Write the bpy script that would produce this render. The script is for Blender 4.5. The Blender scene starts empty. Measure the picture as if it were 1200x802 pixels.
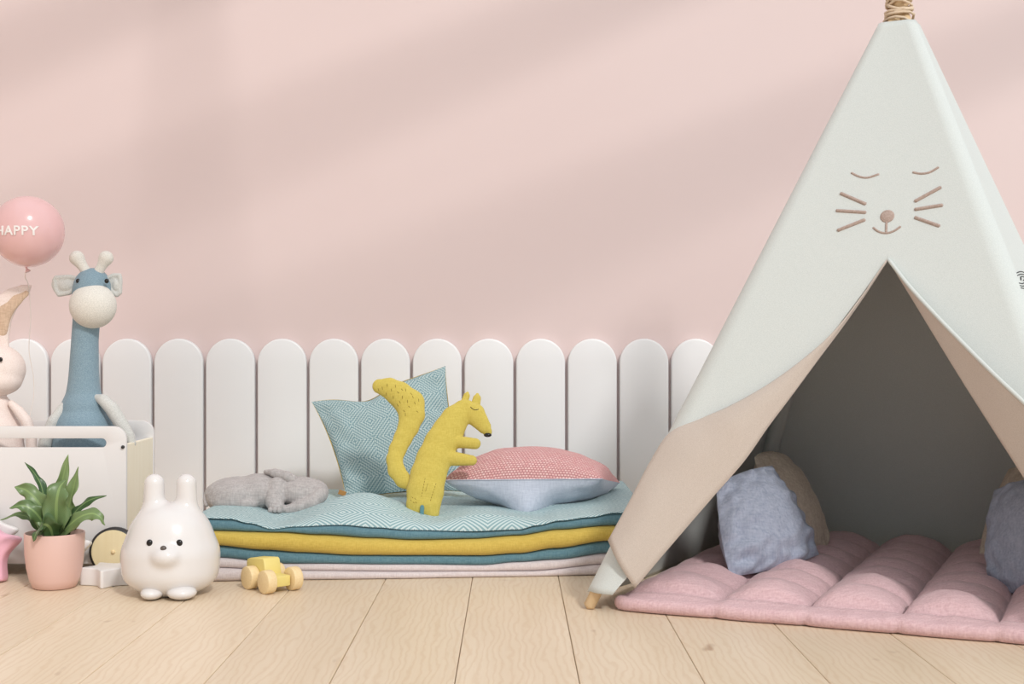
import bpy, bmesh, math, random
import numpy as np
from mathutils import Vector, Matrix, noise
from mathutils.bvhtree import BVHTree

random.seed(7)
PI = math.pi
SC = bpy.context.scene
COL = SC.collection

# ------------------------------------------------------------------ camera
CAM_H, FOC, CX, HZ = 0.6, 1500.0, 600.0, 405.0       # focal length in px of the 1200x802 frame
cam = bpy.data.cameras.new('camera')
cam.sensor_width = 36.0
cam.lens = 36.0 * FOC / 1200.0
cam.shift_y = (HZ - 401.0) / 1200.0
cam.clip_start = 0.05
camo = bpy.data.objects.new('camera', cam)
camo.location = (0, 0, CAM_H)
camo.rotation_euler = (PI / 2, 0, 0)
COL.objects.link(camo)
SC.camera = camo

# ------------------------------------------------------------------ world, sun, exposure
SUN_DIR = Vector((-0.50, 1.0, -0.90)).normalized()
w = bpy.data.worlds.new('world')
SC.world = w
w.use_nodes = True
w.node_tree.nodes['Background'].inputs['Color'].default_value = (0.935, 0.975, 1.0, 1)
w.node_tree.nodes['Background'].inputs['Strength'].default_value = 1.0
sl = bpy.data.lights.new('sun', 'SUN')
sl.energy = 1.85
sl.angle = math.radians(6.5)
sl.color = (1.0, 0.975, 0.945)
so = bpy.data.objects.new('sun', sl)
so.rotation_euler = SUN_DIR.to_track_quat('-Z', 'Y').to_euler()
so.location = (3, -2, 3)
COL.objects.link(so)
SC.view_settings.view_transform = 'Standard'
SC.view_settings.look = 'None'
SC.view_settings.exposure = -0.12
SC.view_settings.gamma = 1.0
SC.view_settings.use_curve_mapping = False


# ------------------------------------------------------------------ small helpers
def W(px, py, d):
    """point at depth d (metres from the camera) seen at pixel px, py"""
    return Vector(((px - CX) / FOC * d, d, CAM_H - (py - HZ) / FOC * d))


def lin(c):
    out = []
    for v in c:
        v = v / 255.0
        out.append(v / 12.92 if v <= 0.04045 else ((v + 0.055) / 1.055) ** 2.4)
    return tuple(out) + (1.0,)


class NT:
    def __init__(self, name):
        self.m = bpy.data.materials.new(name)
        self.m.use_nodes = True
        self.t = self.m.node_tree
        self.b = self.t.nodes['Principled BSDF']

    def n(self, kind, **kw):
        nd = self.t.nodes.new('ShaderNode' + kind)
        for k, v in kw.items():
            if hasattr(nd, k):
                setattr(nd, k, v)
            else:
                nd.inputs[k.replace('_', ' ')].default_value = v
        return nd

    def l(self, a, b):
        self.t.links.new(a, b)

    def math(self, op, a, b=None):
        nd = self.t.nodes.new('ShaderNodeMath')
        nd.operation = op
        for i, v in enumerate((a, b)):
            if v is None:
                continue
            if isinstance(v, (int, float)):
                nd.inputs[i].default_value = v
            else:
                self.l(v, nd.inputs[i])
        return nd.outputs[0]

    def mix(self, fac, c1, c2):
        nd = self.t.nodes.new('ShaderNodeMix')
        nd.data_type = 'RGBA'
        for i, v in ((0, fac), (6, c1), (7, c2)):
            if isinstance(v, (int, float, tuple)):
                nd.inputs[i].default_value = v
            else:
                self.l(v, nd.inputs[i])
        return nd.outputs[2]

    def bump(self, h, strength, dist=0.002):
        nd = self.n('Bump')
        nd.inputs['Strength'].default_value = strength
        nd.inputs['Distance'].default_value = dist
        self.l(h, nd.inputs['Height'])
        self.l(nd.outputs[0], self.b.inputs['Normal'])

    def coord(self, which='Object', scale=(1, 1, 1), rot=(0, 0, 0)):
        tc = self.n('TexCoord')
        mp = self.n('Mapping')
        mp.inputs['Scale'].default_value = scale
        mp.inputs['Rotation'].default_value = rot
        self.l(tc.outputs[which], mp.inputs['Vector'])
        return mp.outputs[0]


def plain(name, rgb, rough=0.5, coat=0.0, spec=0.5, metal=0.0, var=0.06, vscale=9.0):
    k = NT(name)
    c = lin(rgb)
    nz = k.n('TexNoise')
    nz.inputs['Scale'].default_value = vscale
    nz.inputs['Detail'].default_value = 3
    k.l(k.coord(), nz.inputs['Vector'])
    c2 = tuple(v * (1 - var) for v in c[:3]) + (1,)
    k.l(k.mix(nz.outputs[0], c2, c), k.b.inputs['Base Color'])
    k.b.inputs['Roughness'].default_value = rough
    k.b.inputs['Metallic'].default_value = metal
    k.b.inputs['Coat Weight'].default_value = coat
    k.b.inputs['Specular IOR Level'].default_value = spec
    return k.m


def fabric(name, rgb, rgb2, scale=500.0, bump=0.25, which='Object', weave=True, rough=0.9, mid=0.5):
    """woven cloth: two stretched noises crossed, a little slub"""
    k = NT(name)
    if weave:
        a = k.n('TexNoise'); a.inputs['Scale'].default_value = 1; a.inputs['Detail'].default_value = 2
        b = k.n('TexNoise'); b.inputs['Scale'].default_value = 1; b.inputs['Detail'].default_value = 2
        k.l(k.coord(which, (scale * .12, scale, scale)), a.inputs['Vector'])
        k.l(k.coord(which, (scale, scale, scale * .12)), b.inputs['Vector'])
        f = k.math('MULTIPLY', k.math('ADD', a.outputs[0], b.outputs[0]), 0.5)
    else:
        a = k.n('TexNoise'); a.inputs['Scale'].default_value = scale; a.inputs['Detail'].default_value = 4
        k.l(k.coord(which), a.inputs['Vector'])
        f = a.outputs[0]
    r = k.n('ValToRGB')
    r.color_ramp.elements[0].position = mid - 0.16
    r.color_ramp.elements[1].position = mid + 0.16
    r.color_ramp.elements[0].color = lin(rgb2)
    r.color_ramp.elements[1].color = lin(rgb)
    k.l(f, r.inputs[0])
    k.l(r.outputs[0], k.b.inputs['Base Color'])
    k.b.inputs['Roughness'].default_value = rough
    k.b.inputs['Specular IOR Level'].default_value = 0.15
    k.b.inputs['Sheen Weight'].default_value = 0.15
    k.bump(f, bump, 0.003)
    return k.m


def diamonds(name, light, dark, tile, rings, steps=0, duty=0.5, bump=0.3, zig=0):
    """concentric diamonds in UV (metres); steps>0 makes the stepped zigzag of a coarse weave"""
    k = NT(name)
    uv = k.coord('UV', (1 / tile, 1 / tile, 1))
    sp = k.n('SeparateXYZ'); k.l(uv, sp.inputs[0])
    u, v = sp.outputs[0], sp.outputs[1]
    if steps:
        u = k.math('DIVIDE', k.math('FLOOR', k.math('MULTIPLY', u, steps)), steps)
        v = k.math('DIVIDE', k.math('FLOOR', k.math('MULTIPLY', v, steps * 2)), steps * 2)
    fu = k.math('ABSOLUTE', k.math('SUBTRACT', k.math('FRACT', u), 0.5))
    fv = k.math('ABSOLUTE', k.math('SUBTRACT', k.math('FRACT', v), 0.5))
    d = k.math('ADD', fu, fv)
    if zig:
        al = k.math('PINGPONG', k.math('MULTIPLY', k.math('SUBTRACT', fu, fv), zig), 0.5)
        d = k.math('ADD', d, k.math('MULTIPLY', al, 1.0 / rings))
    s = k.math('PINGPONG', k.math('MULTIPLY', d, rings), 0.5)
    m = k.math('GREATER_THAN', s, 0.5 * duty)
    nz = k.n('TexNoise'); nz.inputs['Scale'].default_value = 1.0
    k.l(k.coord('UV', (300, 900, 1)), nz.inputs['Vector'])
    shade = k.math('MULTIPLY', nz.outputs[0], 0.35)
    la = k.mix(shade, lin(light), lin(dark))
    da = k.mix(shade, lin(dark), lin(light))
    k.l(k.mix(m, da, la), k.b.inputs['Base Color'])
    k.b.inputs['Roughness'].default_value = 0.9
    k.b.inputs['Specular IOR Level'].default_value = 0.15
    k.bump(k.math('ADD', m, nz.outputs[0]), bump, 0.001)
    return k.m


def mesh_obj(name, verts, faces, mat, parent=None, smooth=True, uvs=None):
    me = bpy.data.meshes.new(name)
    me.from_pydata([tuple(v) for v in verts], [], [tuple(f) for f in faces])
    if mat is not None:
        me.materials.append(mat)
    if smooth:
        me.polygons.foreach_set('use_smooth', [True] * len(me.polygons))
    if uvs is not None:
        ul = me.uv_layers.new(name='UVMap')
        li = np.zeros(len(me.loops), dtype=np.int32)
        me.loops.foreach_get('vertex_index', li)
        ul.data.foreach_set('uv', np.asarray(uvs, dtype=np.float32)[li].ravel())
    me.update()
    return link(name, me, parent)


def link(name, me, parent=None):
    o = bpy.data.objects.new(name, me)
    COL.objects.link(o)
    if parent is not None:
        o.parent = parent
        o.matrix_parent_inverse = Matrix.Translation(parent.location).inverted() if parent.rotation_euler.z == 0 else \
            (Matrix.Translation(parent.location) @ parent.rotation_euler.to_matrix().to_4x4()).inverted()
    return o


def bm_obj(name, bm, mat, parent=None, smooth=False, angle=None):
    me = bpy.data.meshes.new(name)
    bmesh.ops.recalc_face_normals(bm, faces=bm.faces[:])
    bm.to_mesh(me)
    bm.free()
    if mat is not None:
        me.materials.append(mat)
    if smooth:
        me.polygons.foreach_set('use_smooth', [True] * len(me.polygons))
        if angle:
            me.set_sharp_from_angle(angle=math.radians(angle))
    return link(name, me, parent)


def thing(name, label, cat, loc, group=None):
    o = bpy.data.objects.new(name, None)
    o.empty_display_size = 0.05
    o.location = loc
    COL.objects.link(o)
    return tag(o, label, cat, group)


def tag(o, label, cat, group=None):
    o['label'] = label
    o['category'] = cat
    if group:
        o['group'] = group
    return o


def plabel(o, s):
    o['label'] = s
    return o


def box_bm(size, loc=(0, 0, 0), bev=0.0, seg=2, rot=None, bm=None):
    b = bmesh.new()
    bmesh.ops.create_cube(b, size=1.0)
    bmesh.ops.scale(b, vec=size, verts=b.verts)
    if bev > 0:
        bmesh.ops.bevel(b, geom=b.edges[:], offset=bev, segments=seg, affect='EDGES', profile=0.5)
    if rot is not None:
        bmesh.ops.rotate(b, cent=(0, 0, 0), matrix=rot, verts=b.verts)
    bmesh.ops.translate(b, vec=loc, verts=b.verts)
    if bm is None:
        return b
    t = bpy.data.meshes.new('tmp'); b.to_mesh(t); b.free(); bm.from_mesh(t); bpy.data.meshes.remove(t)
    return bm


def prism(outline, holes, depth, bev=0.003, seg=2):
    """outline (x,z) extruded along y, front at y=0, with bevelled rims; holes are loops"""
    bm = bmesh.new()
    loops = [outline] + holes
    es = []
    for lp in loops:
        vs = [bm.verts.new((x, 0, z)) for x, z in lp]
        for i in range(len(vs)):
            es.append(bm.edges.new((vs[i], vs[(i + 1) % len(vs)])))
    bmesh.ops.triangle_fill(bm, use_beauty=True, use_dissolve=False, edges=es)
    fs = bm.faces[:]
    r = bmesh.ops.extrude_face_region(bm, geom=fs)
    bmesh.ops.translate(bm, vec=(0, depth, 0), verts=[e for e in r['geom'] if isinstance(e, bmesh.types.BMVert)])
    bmesh.ops.recalc_face_normals(bm, faces=bm.faces[:])
    if bev > 0:
        rim = [e for e in bm.edges if len(e.link_faces) == 2 and abs(e.link_faces[0].normal.y) > 0.9 and abs(e.link_faces[1].normal.y) < 0.1
               or len(e.link_faces) == 2 and abs(e.link_faces[1].normal.y) > 0.9 and abs(e.link_faces[0].normal.y) < 0.1]
        bmesh.ops.bevel(bm, geom=rim, offset=bev, segments=seg, affect='EDGES', profile=0.5)
    return bm


def catmull(pts, n):
    pts = [Vector(p) for p in pts]
    P = [pts[0] * 2 - pts[1]] + pts + [pts[-1] * 2 - pts[-2]]
    out = []
    for i in range(1, len(P) - 2):
        for j in range(n):
            t = j / n
            a, b, c, d = P[i - 1], P[i], P[i + 1], P[i + 2]
            out.append(0.5 * ((2 * b) + (c - a) * t + (2 * a - 5 * b + 4 * c - d) * t * t + (3 * b - a - 3 * c + d) * t ** 3))
    out.append(pts[-1])
    return out


def tube(pts, rad, sides=8, closed=False, caps=True):
    """verts, faces of a tube along pts; rad a number or list"""
    pts = [Vector(p) for p in pts]
    n = len(pts)
    if not isinstance(rad, (list, tuple)):
        rad = [rad] * n
    V, F = [], []
    up = Vector((0, 0, 1))
    tprev = None
    for i, p in enumerate(pts):
        if closed:
            t = pts[(i + 1) % n] - pts[i - 1]
        else:
            t = pts[min(i + 1, n - 1)] - pts[max(i - 1, 0)]
        t.normalize()
        if tprev is None:
            if abs(t.dot(up)) > 0.9:
                up = Vector((1, 0, 0))
            s = t.cross(up).normalized()
        else:
            s = (s - t * s.dot(t)).normalized()
        tprev = t
        u = s.cross(t)
        for k in range(sides):
            a = 2 * PI * k / sides
            V.append(p + (s * math.cos(a) + u * math.sin(a)) * rad[i])
    m = n if closed else n - 1
    for i in range(m):
        for k in range(sides):
            a, b = i * sides + k, i * sides + (k + 1) % sides
            c, d = ((i + 1) % n) * sides + (k + 1) % sides, ((i + 1) % n) * sides + k
            F.append((a, b, c, d))
    if caps and not closed:
        V.append(pts[0] - (pts[1] - pts[0]).normalized() * rad[0] * .6); c0 = len(V) - 1
        V.append(pts[-1] + (pts[-1] - pts[-2]).normalized() * rad[-1] * .6); c1 = len(V) - 1
        for k in range(sides):
            F.append((c0, (k + 1) % sides, k))
            F.append((c1, (n - 1) * sides + k, (n - 1) * sides + (k + 1) % sides))
    return V, F


def join_vf(lst):
    V, F = [], []
    for v, f in lst:
        o = len(V)
        V += list(v)
        F += [tuple(i + o for i in q) for q in f]
    return V, F


def lathe(profile, seg=48):
    V, F = [], []
    n = len(profile)
    for k in range(seg):
        a = 2 * PI * k / seg
        for r, z in profile:
            V.append((r * math.cos(a), r * math.sin(a), z))
    for k in range(seg):
        for i in range(n - 1):
            a, b = k * n + i, ((k + 1) % seg) * n + i
            F.append((a, b, b + 1, a + 1))
    return V, F


# ------------------------------------------------------------------ soft bodies: smooth distance field -> surface nets
def smin(a, b, k):
    if k <= 0:
        return np.minimum(a, b)
    h = np.clip(0.5 + 0.5 * (b - a) / k, 0, 1)
    return b * (1 - h) + a * h - k * h * (1 - h)


def ell(c, r, rot=None):
    c, r = np.array(c, float), np.array(r, float)

    def f(P):
        q = P - c
        if rot is not None:
            q = q @ np.array(rot)          # columns of rot are the ellipsoid's axes
        k0 = np.linalg.norm(q / r, axis=-1)
        k1 = np.linalg.norm(q / (r * r), axis=-1) + 1e-9
        return k0 * (k0 - 1) / k1
    f.bb = (c - r.max(), c + r.max())
    return f


def chain(pts, flat=1.0, k=0.0):
    """pts: (Vector, radius) list of round cones; flat squeezes depth (y)"""
    A = np.array([p[0][:] for p in pts], float)
    R = np.array([p[1] for p in pts], float)

    def f(P):
        out = None
        for i in range(len(A) - 1):
            a, b = A[i], A[i + 1]
            pa, ba = P - a, b - a
            t = np.clip((pa @ ba) / (ba @ ba), 0, 1)
            q = pa - t[..., None] * ba
            q = q * np.array([1, 1 / flat, 1])
            d = np.linalg.norm(q, axis=-1) - (R[i] + (R[i + 1] - R[i]) * t)
            out = d if out is None else smin(out, d, k)
        return out
    f.bb = ((A - R[:, None]).min(0), (A + R[:, None]).max(0))
    return f


def blob(name, prims, mat, parent=None, k=0.01, res=56, fuzz=0.0, fscale=60.0, subtract=()):
    lo = np.min([p.bb[0] for p in prims], 0)
    hi = np.max([p.bb[1] for p in prims], 0)
    h = (hi - lo).max() / res
    lo, hi = lo - 2.5 * h, hi + 2.5 * h
    n = np.ceil((hi - lo) / h).astype(int) + 1
    ax = [lo[i] + h * np.arange(n[i]) for i in range(3)]
    P = np.stack(np.meshgrid(*ax, indexing='ij'), -1)
    D = None
    for p in prims:
        d = p(P)
        D = d if D is None else smin(D, d, k)
    for p in subtract:
        D = -smin(-D, p(P), k * .5)
    ins = D < 0
    nx, ny, nz = D.shape
    acc = np.zeros((nx - 1, ny - 1, nz - 1, 3)); cnt = np.zeros((nx - 1, ny - 1, nz - 1))
    cor = [(i, j, l) for i in (0, 1) for j in (0, 1) for l in (0, 1)]
    sl_ = lambda c: tuple(slice(c[i], D.shape[i] - 1 + c[i]) for i in range(3))
    for a in cor:
        for ax_ in range(3):
            if a[ax_]:
                continue
            b = list(a); b[ax_] = 1
            da, db = D[sl_(a)], D[sl_(b)]
            m = (da < 0) != (db < 0)
            t = np.where(m, da / np.where(m, da - db, 1), 0)
            pos = np.zeros(da.shape + (3,)) + np.array(a, float)
            pos[..., ax_] += t
            acc += np.where(m[..., None], pos, 0)
            cnt += m
    act = cnt > 0
    idx = -np.ones(act.shape, int)
    idx[act] = np.arange(act.sum())
    base = np.argwhere(act)
    V = lo + h * (base + acc[act] / cnt[act][:, None])
    quads = []
    for ax_ in range(3):
        o1, o2 = (ax_ + 1) % 3, (ax_ + 2) % 3
        s0 = [slice(1, -1)] * 3; s1 = [slice(1, -1)] * 3
        s0[ax_] = slice(0, -1); s1[ax_] = slice(1, None)
        a, b = ins[tuple(s0)], ins[tuple(s1)]
        E = np.argwhere(a != b)
        flip = a[a != b]
        for q in (0, 1, 2):
            if q != ax_:
                E[:, q] += 1
        def cell(d1, d2):
            c = E.copy(); c[:, o1] -= d1; c[:, o2] -= d2
            return idx[c[:, 0], c[:, 1], c[:, 2]]
        Q = np.stack([cell(1, 1), cell(0, 1), cell(0, 0), cell(1, 0)], 1)
        Q[~flip] = Q[~flip][:, ::-1]
        quads.append(Q)
    Q = np.concatenate(quads)
    # light smoothing
    for _ in range(3):
        S = np.zeros_like(V); c = np.zeros(len(V))
        for i in range(4):
            a, b = Q[:, i], Q[:, (i + 1) % 4]
            np.add.at(S, a, V[b]); np.add.at(c, a, 1)
        V = V * 0.5 + 0.5 * S / np.maximum(c, 1)[:, None]
    if fuzz:
        V = np.array([np.array(v) + np.array(noise.noise_vector(Vector(v) * fscale)) * fuzz for v in V])
    return mesh_obj(name, V.tolist(), Q.tolist(), mat, parent)


# ------------------------------------------------------------------ materials
def wood_floor():
    k = NT('oak_plank')
    oi = k.n('ObjectInfo')
    tc = k.n('TexCoord')
    off = k.n('CombineXYZ')
    k.l(k.math('MULTIPLY', oi.outputs['Random'], 37.0), off.inputs[0])
    k.l(k.math('MULTIPLY', oi.outputs['Random'], 91.0), off.inputs[1])
    ad = k.n('VectorMath'); ad.operation = 'ADD'
    k.l(tc.outputs['Object'], ad.inputs[0]); k.l(off.outputs[0], ad.inputs[1])
    def mapped(s):
        mp = k.n('Mapping'); mp.inputs['Scale'].default_value = s
        k.l(ad.outputs[0], mp.inputs['Vector'])
        return mp.outputs[0]
    wv = k.n('TexWave'); wv.wave_type = 'RINGS'; wv.rings_direction = 'Y'
    wv.inputs['Scale'].default_value = 5.0; wv.inputs['Distortion'].default_value = 13.0
    wv.inputs['Detail'].default_value = 3.0; wv.inputs['Detail Scale'].default_value = 0.9
    k.l(mapped((4.2, 1.1, 4.2)), wv.inputs['Vector'])
    fine = k.n('TexNoise'); fine.inputs['Scale'].default_value = 1; fine.inputs['Detail'].default_value = 5
    k.l(mapped((160, 5, 160)), fine.inputs['Vector'])
    big = k.n('TexNoise'); big.inputs['Scale'].default_value = 1; big.inputs['Detail'].default_value = 3
    k.l(mapped((9, 1.3, 9)), big.inputs['Vector'])
    knot = k.n('TexNoise'); knot.inputs['Scale'].default_value = 1; knot.inputs['Detail'].default_value = 2
    k.l(mapped((16, 7, 16)), knot.inputs['Vector'])
    kn = k.n('MapRange'); kn.inputs[1].default_value = 0.71; kn.inputs[2].default_value = 0.80
    k.l(knot.outputs[0], kn.inputs[0])
    c = k.mix(big.outputs[0], lin((222, 202, 174)), lin((242, 227, 206)))
    c = k.mix(k.math('MULTIPLY', k.math('POWER', wv.outputs[0], 3.0), 0.24), c, lin((198, 160, 118)))
    c = k.mix(k.math('MULTIPLY', fine.outputs[0], 0.42), c, lin((210, 184, 152)))
    c = k.mix(k.math('MULTIPLY', kn.outputs[0], 0.5), c, lin((140, 92, 52)))
    tone = k.n('HueSaturation')
    k.l(c, tone.inputs['Color'])
    k.l(k.math('ADD', k.math('MULTIPLY', oi.outputs['Random'], 0.10), 0.95), tone.inputs['Value'])
    k.l(tone.outputs[0], k.b.inputs['Base Color'])
    k.b.inputs['Roughness'].default_value = 0.42
    k.b.inputs['Specular IOR Level'].default_value = 0.4
    k.bump(k.math('ADD', fine.outputs[0], wv.outputs[0]), 0.08, 0.001)
    return k.m


def wood_small(name, a, b, scale=60, axis=(1, 1, .12)):
    k = NT(name)
    nz = k.n('TexNoise'); nz.inputs['Scale'].default_value = 1; nz.inputs['Detail'].default_value = 4
    k.l(k.coord('Object', tuple(scale * s for s in axis)), nz.inputs['Vector'])
    k.l(k.mix(nz.outputs[0], lin(a), lin(b)), k.b.inputs['Base Color'])
    k.b.inputs['Roughness'].default_value = 0.5
    k.bump(nz.outputs[0], 0.1, 0.001)
    return k.m


M = {}
M['wall'] = None
kw = NT('pink_plaster')
nz = kw.n('TexNoise'); nz.inputs['Scale'].default_value = 1.5; nz.inputs['Detail'].default_value = 4
kw.l(kw.coord(), nz.inputs['Vector'])
nf = kw.n('TexNoise'); nf.inputs['Scale'].default_value = 220
kw.l(kw.coord(), nf.inputs['Vector'])
kw.l(kw.mix(nz.outputs[0], lin((220, 200, 197)), lin((223, 204, 201))), kw.b.inputs['Base Color'])
kw.b.inputs['Roughness'].default_value = 0.85
kw.bump(nf.outputs[0], 0.04, 0.001)
M['wall'] = kw.m
M['white_wall'] = plain('white_plaster', (226, 214, 208), 0.85)
M['floor'] = wood_floor()
M['subfloor'] = plain('subfloor', (70, 48, 32), 0.9)
M['picket'] = plain('white_lacquer', (236, 236, 237), 0.38, var=0.02, vscale=3)
M['cart_white'] = plain('cart_white', (226, 223, 222), 0.45, var=0.02)
M['birch'] = wood_small('birch', (240, 230, 206), (250, 243, 224), 45, (1.6, 1.6, .08))
M['wheel'] = wood_small('wheel_ply', (232, 214, 168), (246, 232, 194), 45, (1.6, 1.6, .08))
M['beech'] = wood_small('beech', (226, 196, 142), (244, 222, 178), 260, (.25, 1, 1))
M['pole'] = wood_small('pine_pole', (204, 172, 130), (228, 202, 162), 120, (1, 1, .1))
M['dark'] = plain('dark_rubber', (48, 46, 46), 0.5)
M['black'] = plain('black_bead', (18, 15, 14), 0.18)
M['nose'] = plain('brown_grey_nose', (92, 84, 80), 0.3)
M['ceramic'] = plain('white_ceramic', (224, 221, 220), 0.22, coat=0.3, var=0.01)
M['pot'] = plain('pink_pot', (224, 188, 178), 0.42, var=0.03)
M['soil'] = fabric('soil', (66, 52, 46), (28, 22, 20), 180, 1.0, weave=False)
M['balloon'] = plain('pink_balloon', (234, 190, 190), 0.22, coat=0.4, var=0.02)
M['lettering'] = plain('white_lettering', (250, 246, 244), 0.5)
M['string'] = plain('white_string', (236, 226, 220), 0.8)
M['gblue'] = fabric('blue_plush', (144, 166, 178), (120, 144, 158), 420, 0.35, weave=False)
M['gwhite'] = fabric('white_plush', (232, 228, 220), (206, 202, 194), 480, 0.3, weave=False)
M['gear'] = fabric('grey_white_plush', (214, 214, 210), (190, 190, 186), 480, 0.3, weave=False)
M['bcream'] = fabric('cream_plush', (244, 230, 223), (232, 214, 206), 420, 0.25, weave=False)
M['btan'] = fabric('tan_lining', (222, 196, 172), (196, 168, 144), 300, 0.3)
M['star_pink'] = plain('pink_star_paint', (236, 180, 198), 0.4, var=0.03)
M['star_white'] = plain('white_star_paint', (232, 229, 228), 0.4, var=0.02)
M['car_yellow'] = plain('yellow_paint', (234, 214, 130), 0.45, var=0.05)
M['elephant'] = fabric('grey_plush', (192, 187, 185), (164, 158, 157), 260, 0.5, weave=True)
M['squirrel'] = fabric('yellow_felt', (208, 190, 98), (194, 174, 82), 420, 0.2)
M['stitch'] = plain('brown_stitch', (120, 98, 30), 0.9)
M['teal_tag'] = plain('teal_tag', (92, 138, 144), 0.9)
M['orange_tag'] = plain('tan_leather_tag', (176, 128, 70), 0.8)
M['cushion'] = diamonds('teal_zigzag_weave', (196, 210, 209), (86, 128, 138), 0.115, 10, zig=13, duty=0.5, bump=0.5)
M['cushion_back'] = fabric('yellow_cotton', (240, 206, 110), (226, 190, 92), 500, .2)
M['quilt'] = diamonds('diamond_quilt', (208, 221, 220), (114, 152, 160), 0.125, 9, duty=0.5, bump=0.2)
M['teal'] = fabric('teal_cotton', (108, 144, 156), (86, 122, 136), 420, 0.25)
M['yellow'] = fabric('mustard_cotton', (212, 186, 96), (196, 168, 80), 420, 0.2)
M['offwhite'] = fabric('offwhite_cotton', (222, 212, 212), (204, 192, 193), 420, 0.25)
M['lightblue'] = fabric('light_blue_linen', (202, 208, 222), (184, 191, 207), 260, 0.3)
M['tentblue'] = fabric('blue_linen', (180, 186, 202), (150, 158, 178), 190, 0.35)
M['tentbeige'] = fabric('beige_linen', (218, 204, 188), (192, 176, 160), 190, 0.3)
M['mat'] = fabric('pink_linen', (224, 192, 195), (203, 167, 171), 260, 0.3)
M['canvas'] = fabric('white_canvas', (213, 217, 214), (199, 204, 201), 650, 0.12, weave=False)
M['lining'] = fabric('beige_canvas', (204, 192, 182), (190, 177, 166), 700, 0.15, weave=False)
M['embroidery'] = fabric('taupe_cord', (186, 166, 156), (164, 144, 134), 300, 0.2, weave=False)
M['rope'] = plain('cream_rope', (226, 204, 178), 0.9, var=.2, vscale=300)
M['ink'] = plain('black_ink', (30, 32, 34), 0.8)


def woven_pink():
    k = NT('pink_basket_weave')
    br = k.n('TexBrick')
    br.inputs['Scale'].default_value = 1.0
    br.inputs['Brick Width'].default_value = 0.0085
    br.inputs['Row Height'].default_value = 0.0072
    br.inputs['Mortar Size'].default_value = 0.0018
    br.inputs['Mortar Smooth'].default_value = 0.8
    br.inputs['Color1'].default_value = lin((234, 186, 184))
    br.inputs['Color2'].default_value = lin((244, 216, 212))
    br.inputs['Mortar'].default_value = lin((204, 140, 143))
    k.l(k.coord('UV'), br.inputs['Vector'])
    nz = k.n('TexNoise'); nz.inputs['Scale'].default_value = 14; nz.inputs['Detail'].default_value = 3
    k.l(k.coord('UV'), nz.inputs['Vector'])
    c = k.mix(k.math('MULTIPLY', nz.outputs[0], 0.5), br.outputs[0], lin((222, 156, 158)))
    k.l(c, k.b.inputs['Base Color'])
    k.b.inputs['Roughness'].default_value = 0.9
    k.bump(k.math('SUBTRACT', 1.0, br.outputs[1]), 0.8, 0.004)
    return k.m


M['basket'] = woven_pink()


def leafmat():
    k = NT('leaf_green')
    sp = k.n('SeparateXYZ'); k.l(k.coord('UV'), sp.inputs[0])
    mid = k.math('ABSOLUTE', k.math('SUBTRACT', sp.outputs[0], 0.5))
    rib = k.math('LESS_THAN', mid, 0.06)
    vein = k.n('TexWave'); vein.inputs['Scale'].default_value = 6; vein.inputs['Distortion'].default_value = 1.5
    k.l(k.coord('UV', (1, 3, 1), (0, 0, .7)), vein.inputs['Vector'])
    oi = k.n('ObjectInfo')
    base = k.mix(oi.outputs['Random'], lin((52, 86, 46)), lin((136, 158, 104)))
    base = k.mix(k.math('MULTIPLY', vein.outputs[0], .25), base, lin((56, 84, 50)))
    c = k.mix(k.math('MULTIPLY', rib, 0.55), base, lin((150, 176, 110)))
    k.l(c, k.b.inputs['Base Color'])
    k.b.inputs['Roughness'].default_value = 0.38
    return k.m


M['leaf'] = leafmat()

# ------------------------------------------------------------------ setting: floor, walls, added shadow bars, pickets
YB = 4.20                                   # back wall
PW, PX0 = 0.2223, -0.102                    # plank width, one joint
floor = bm_obj('floor', box_bm((6.0, 6.4, 0.06), (0.0, 1.02, -0.055)), M['subfloor'])
floor['kind'] = 'structure'
pk = box_bm((PW - 0.0012, 6.4, 0.024), (0, 0, -0.012), 0.0022, 2)
plank_me = None
for i in range(-11, 12):
    if plank_me is None:
        o = bm_obj('plank', pk, M['floor'], floor)
        plank_me = o.data
    else:
        o = link('plank', plank_me, floor)
    o.location = (PX0 + PW * (i + .5), 1.02, 0)


def setting(name, bm, mat):
    o = bm_obj(name, bm, mat)
    o['kind'] = 'structure'
    return o


setting('wall_back', box_bm((6.0, 0.1, 3.6), (0, YB + 0.05, 1.8)), M['wall'])
setting('shade_wall_left', box_bm((0.1, 6.4, 3.6), (-2.55, 1.0, 1.8)), M['white_wall'])  # unseen side wall, added to darken the left of the room
# unseen bars added overhead, skewed to cast soft shadow bands on the back wall
bar_root = bpy.data.objects.new('shadow_bars', None)
bar_root.location = (0, 1.5, 3.0)
bar_root['kind'] = 'structure'
COL.objects.link(bar_root)
RA = math.atan2(1.0, 1.674)
for x, y, wd in ((.775, 1.642, .085), (0.128, 2.264, .08), (-.817, 2.633, .09)):
    bm = box_bm((7.0, wd, 0.05), (0, 0, 0), 0.004, 1, Matrix.Rotation(RA, 3, 'Z'))
    bmesh.ops.translate(bm, vec=(x, y, 3.0), verts=bm.verts)
    bm_obj('shadow_bar', bm, M['cart_white'], bar_root)
bm = box_bm((7.0, .06, 0.05), (0, 0, 0), 0.004, 1, Matrix.Rotation(math.atan2(1, -.5), 3, 'Z'))
bmesh.ops.translate(bm, vec=(-.064, 2.20, 3.06), verts=bm.verts)
bm_obj('shadow_bar', bm, M['cart_white'], bar_root)

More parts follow.
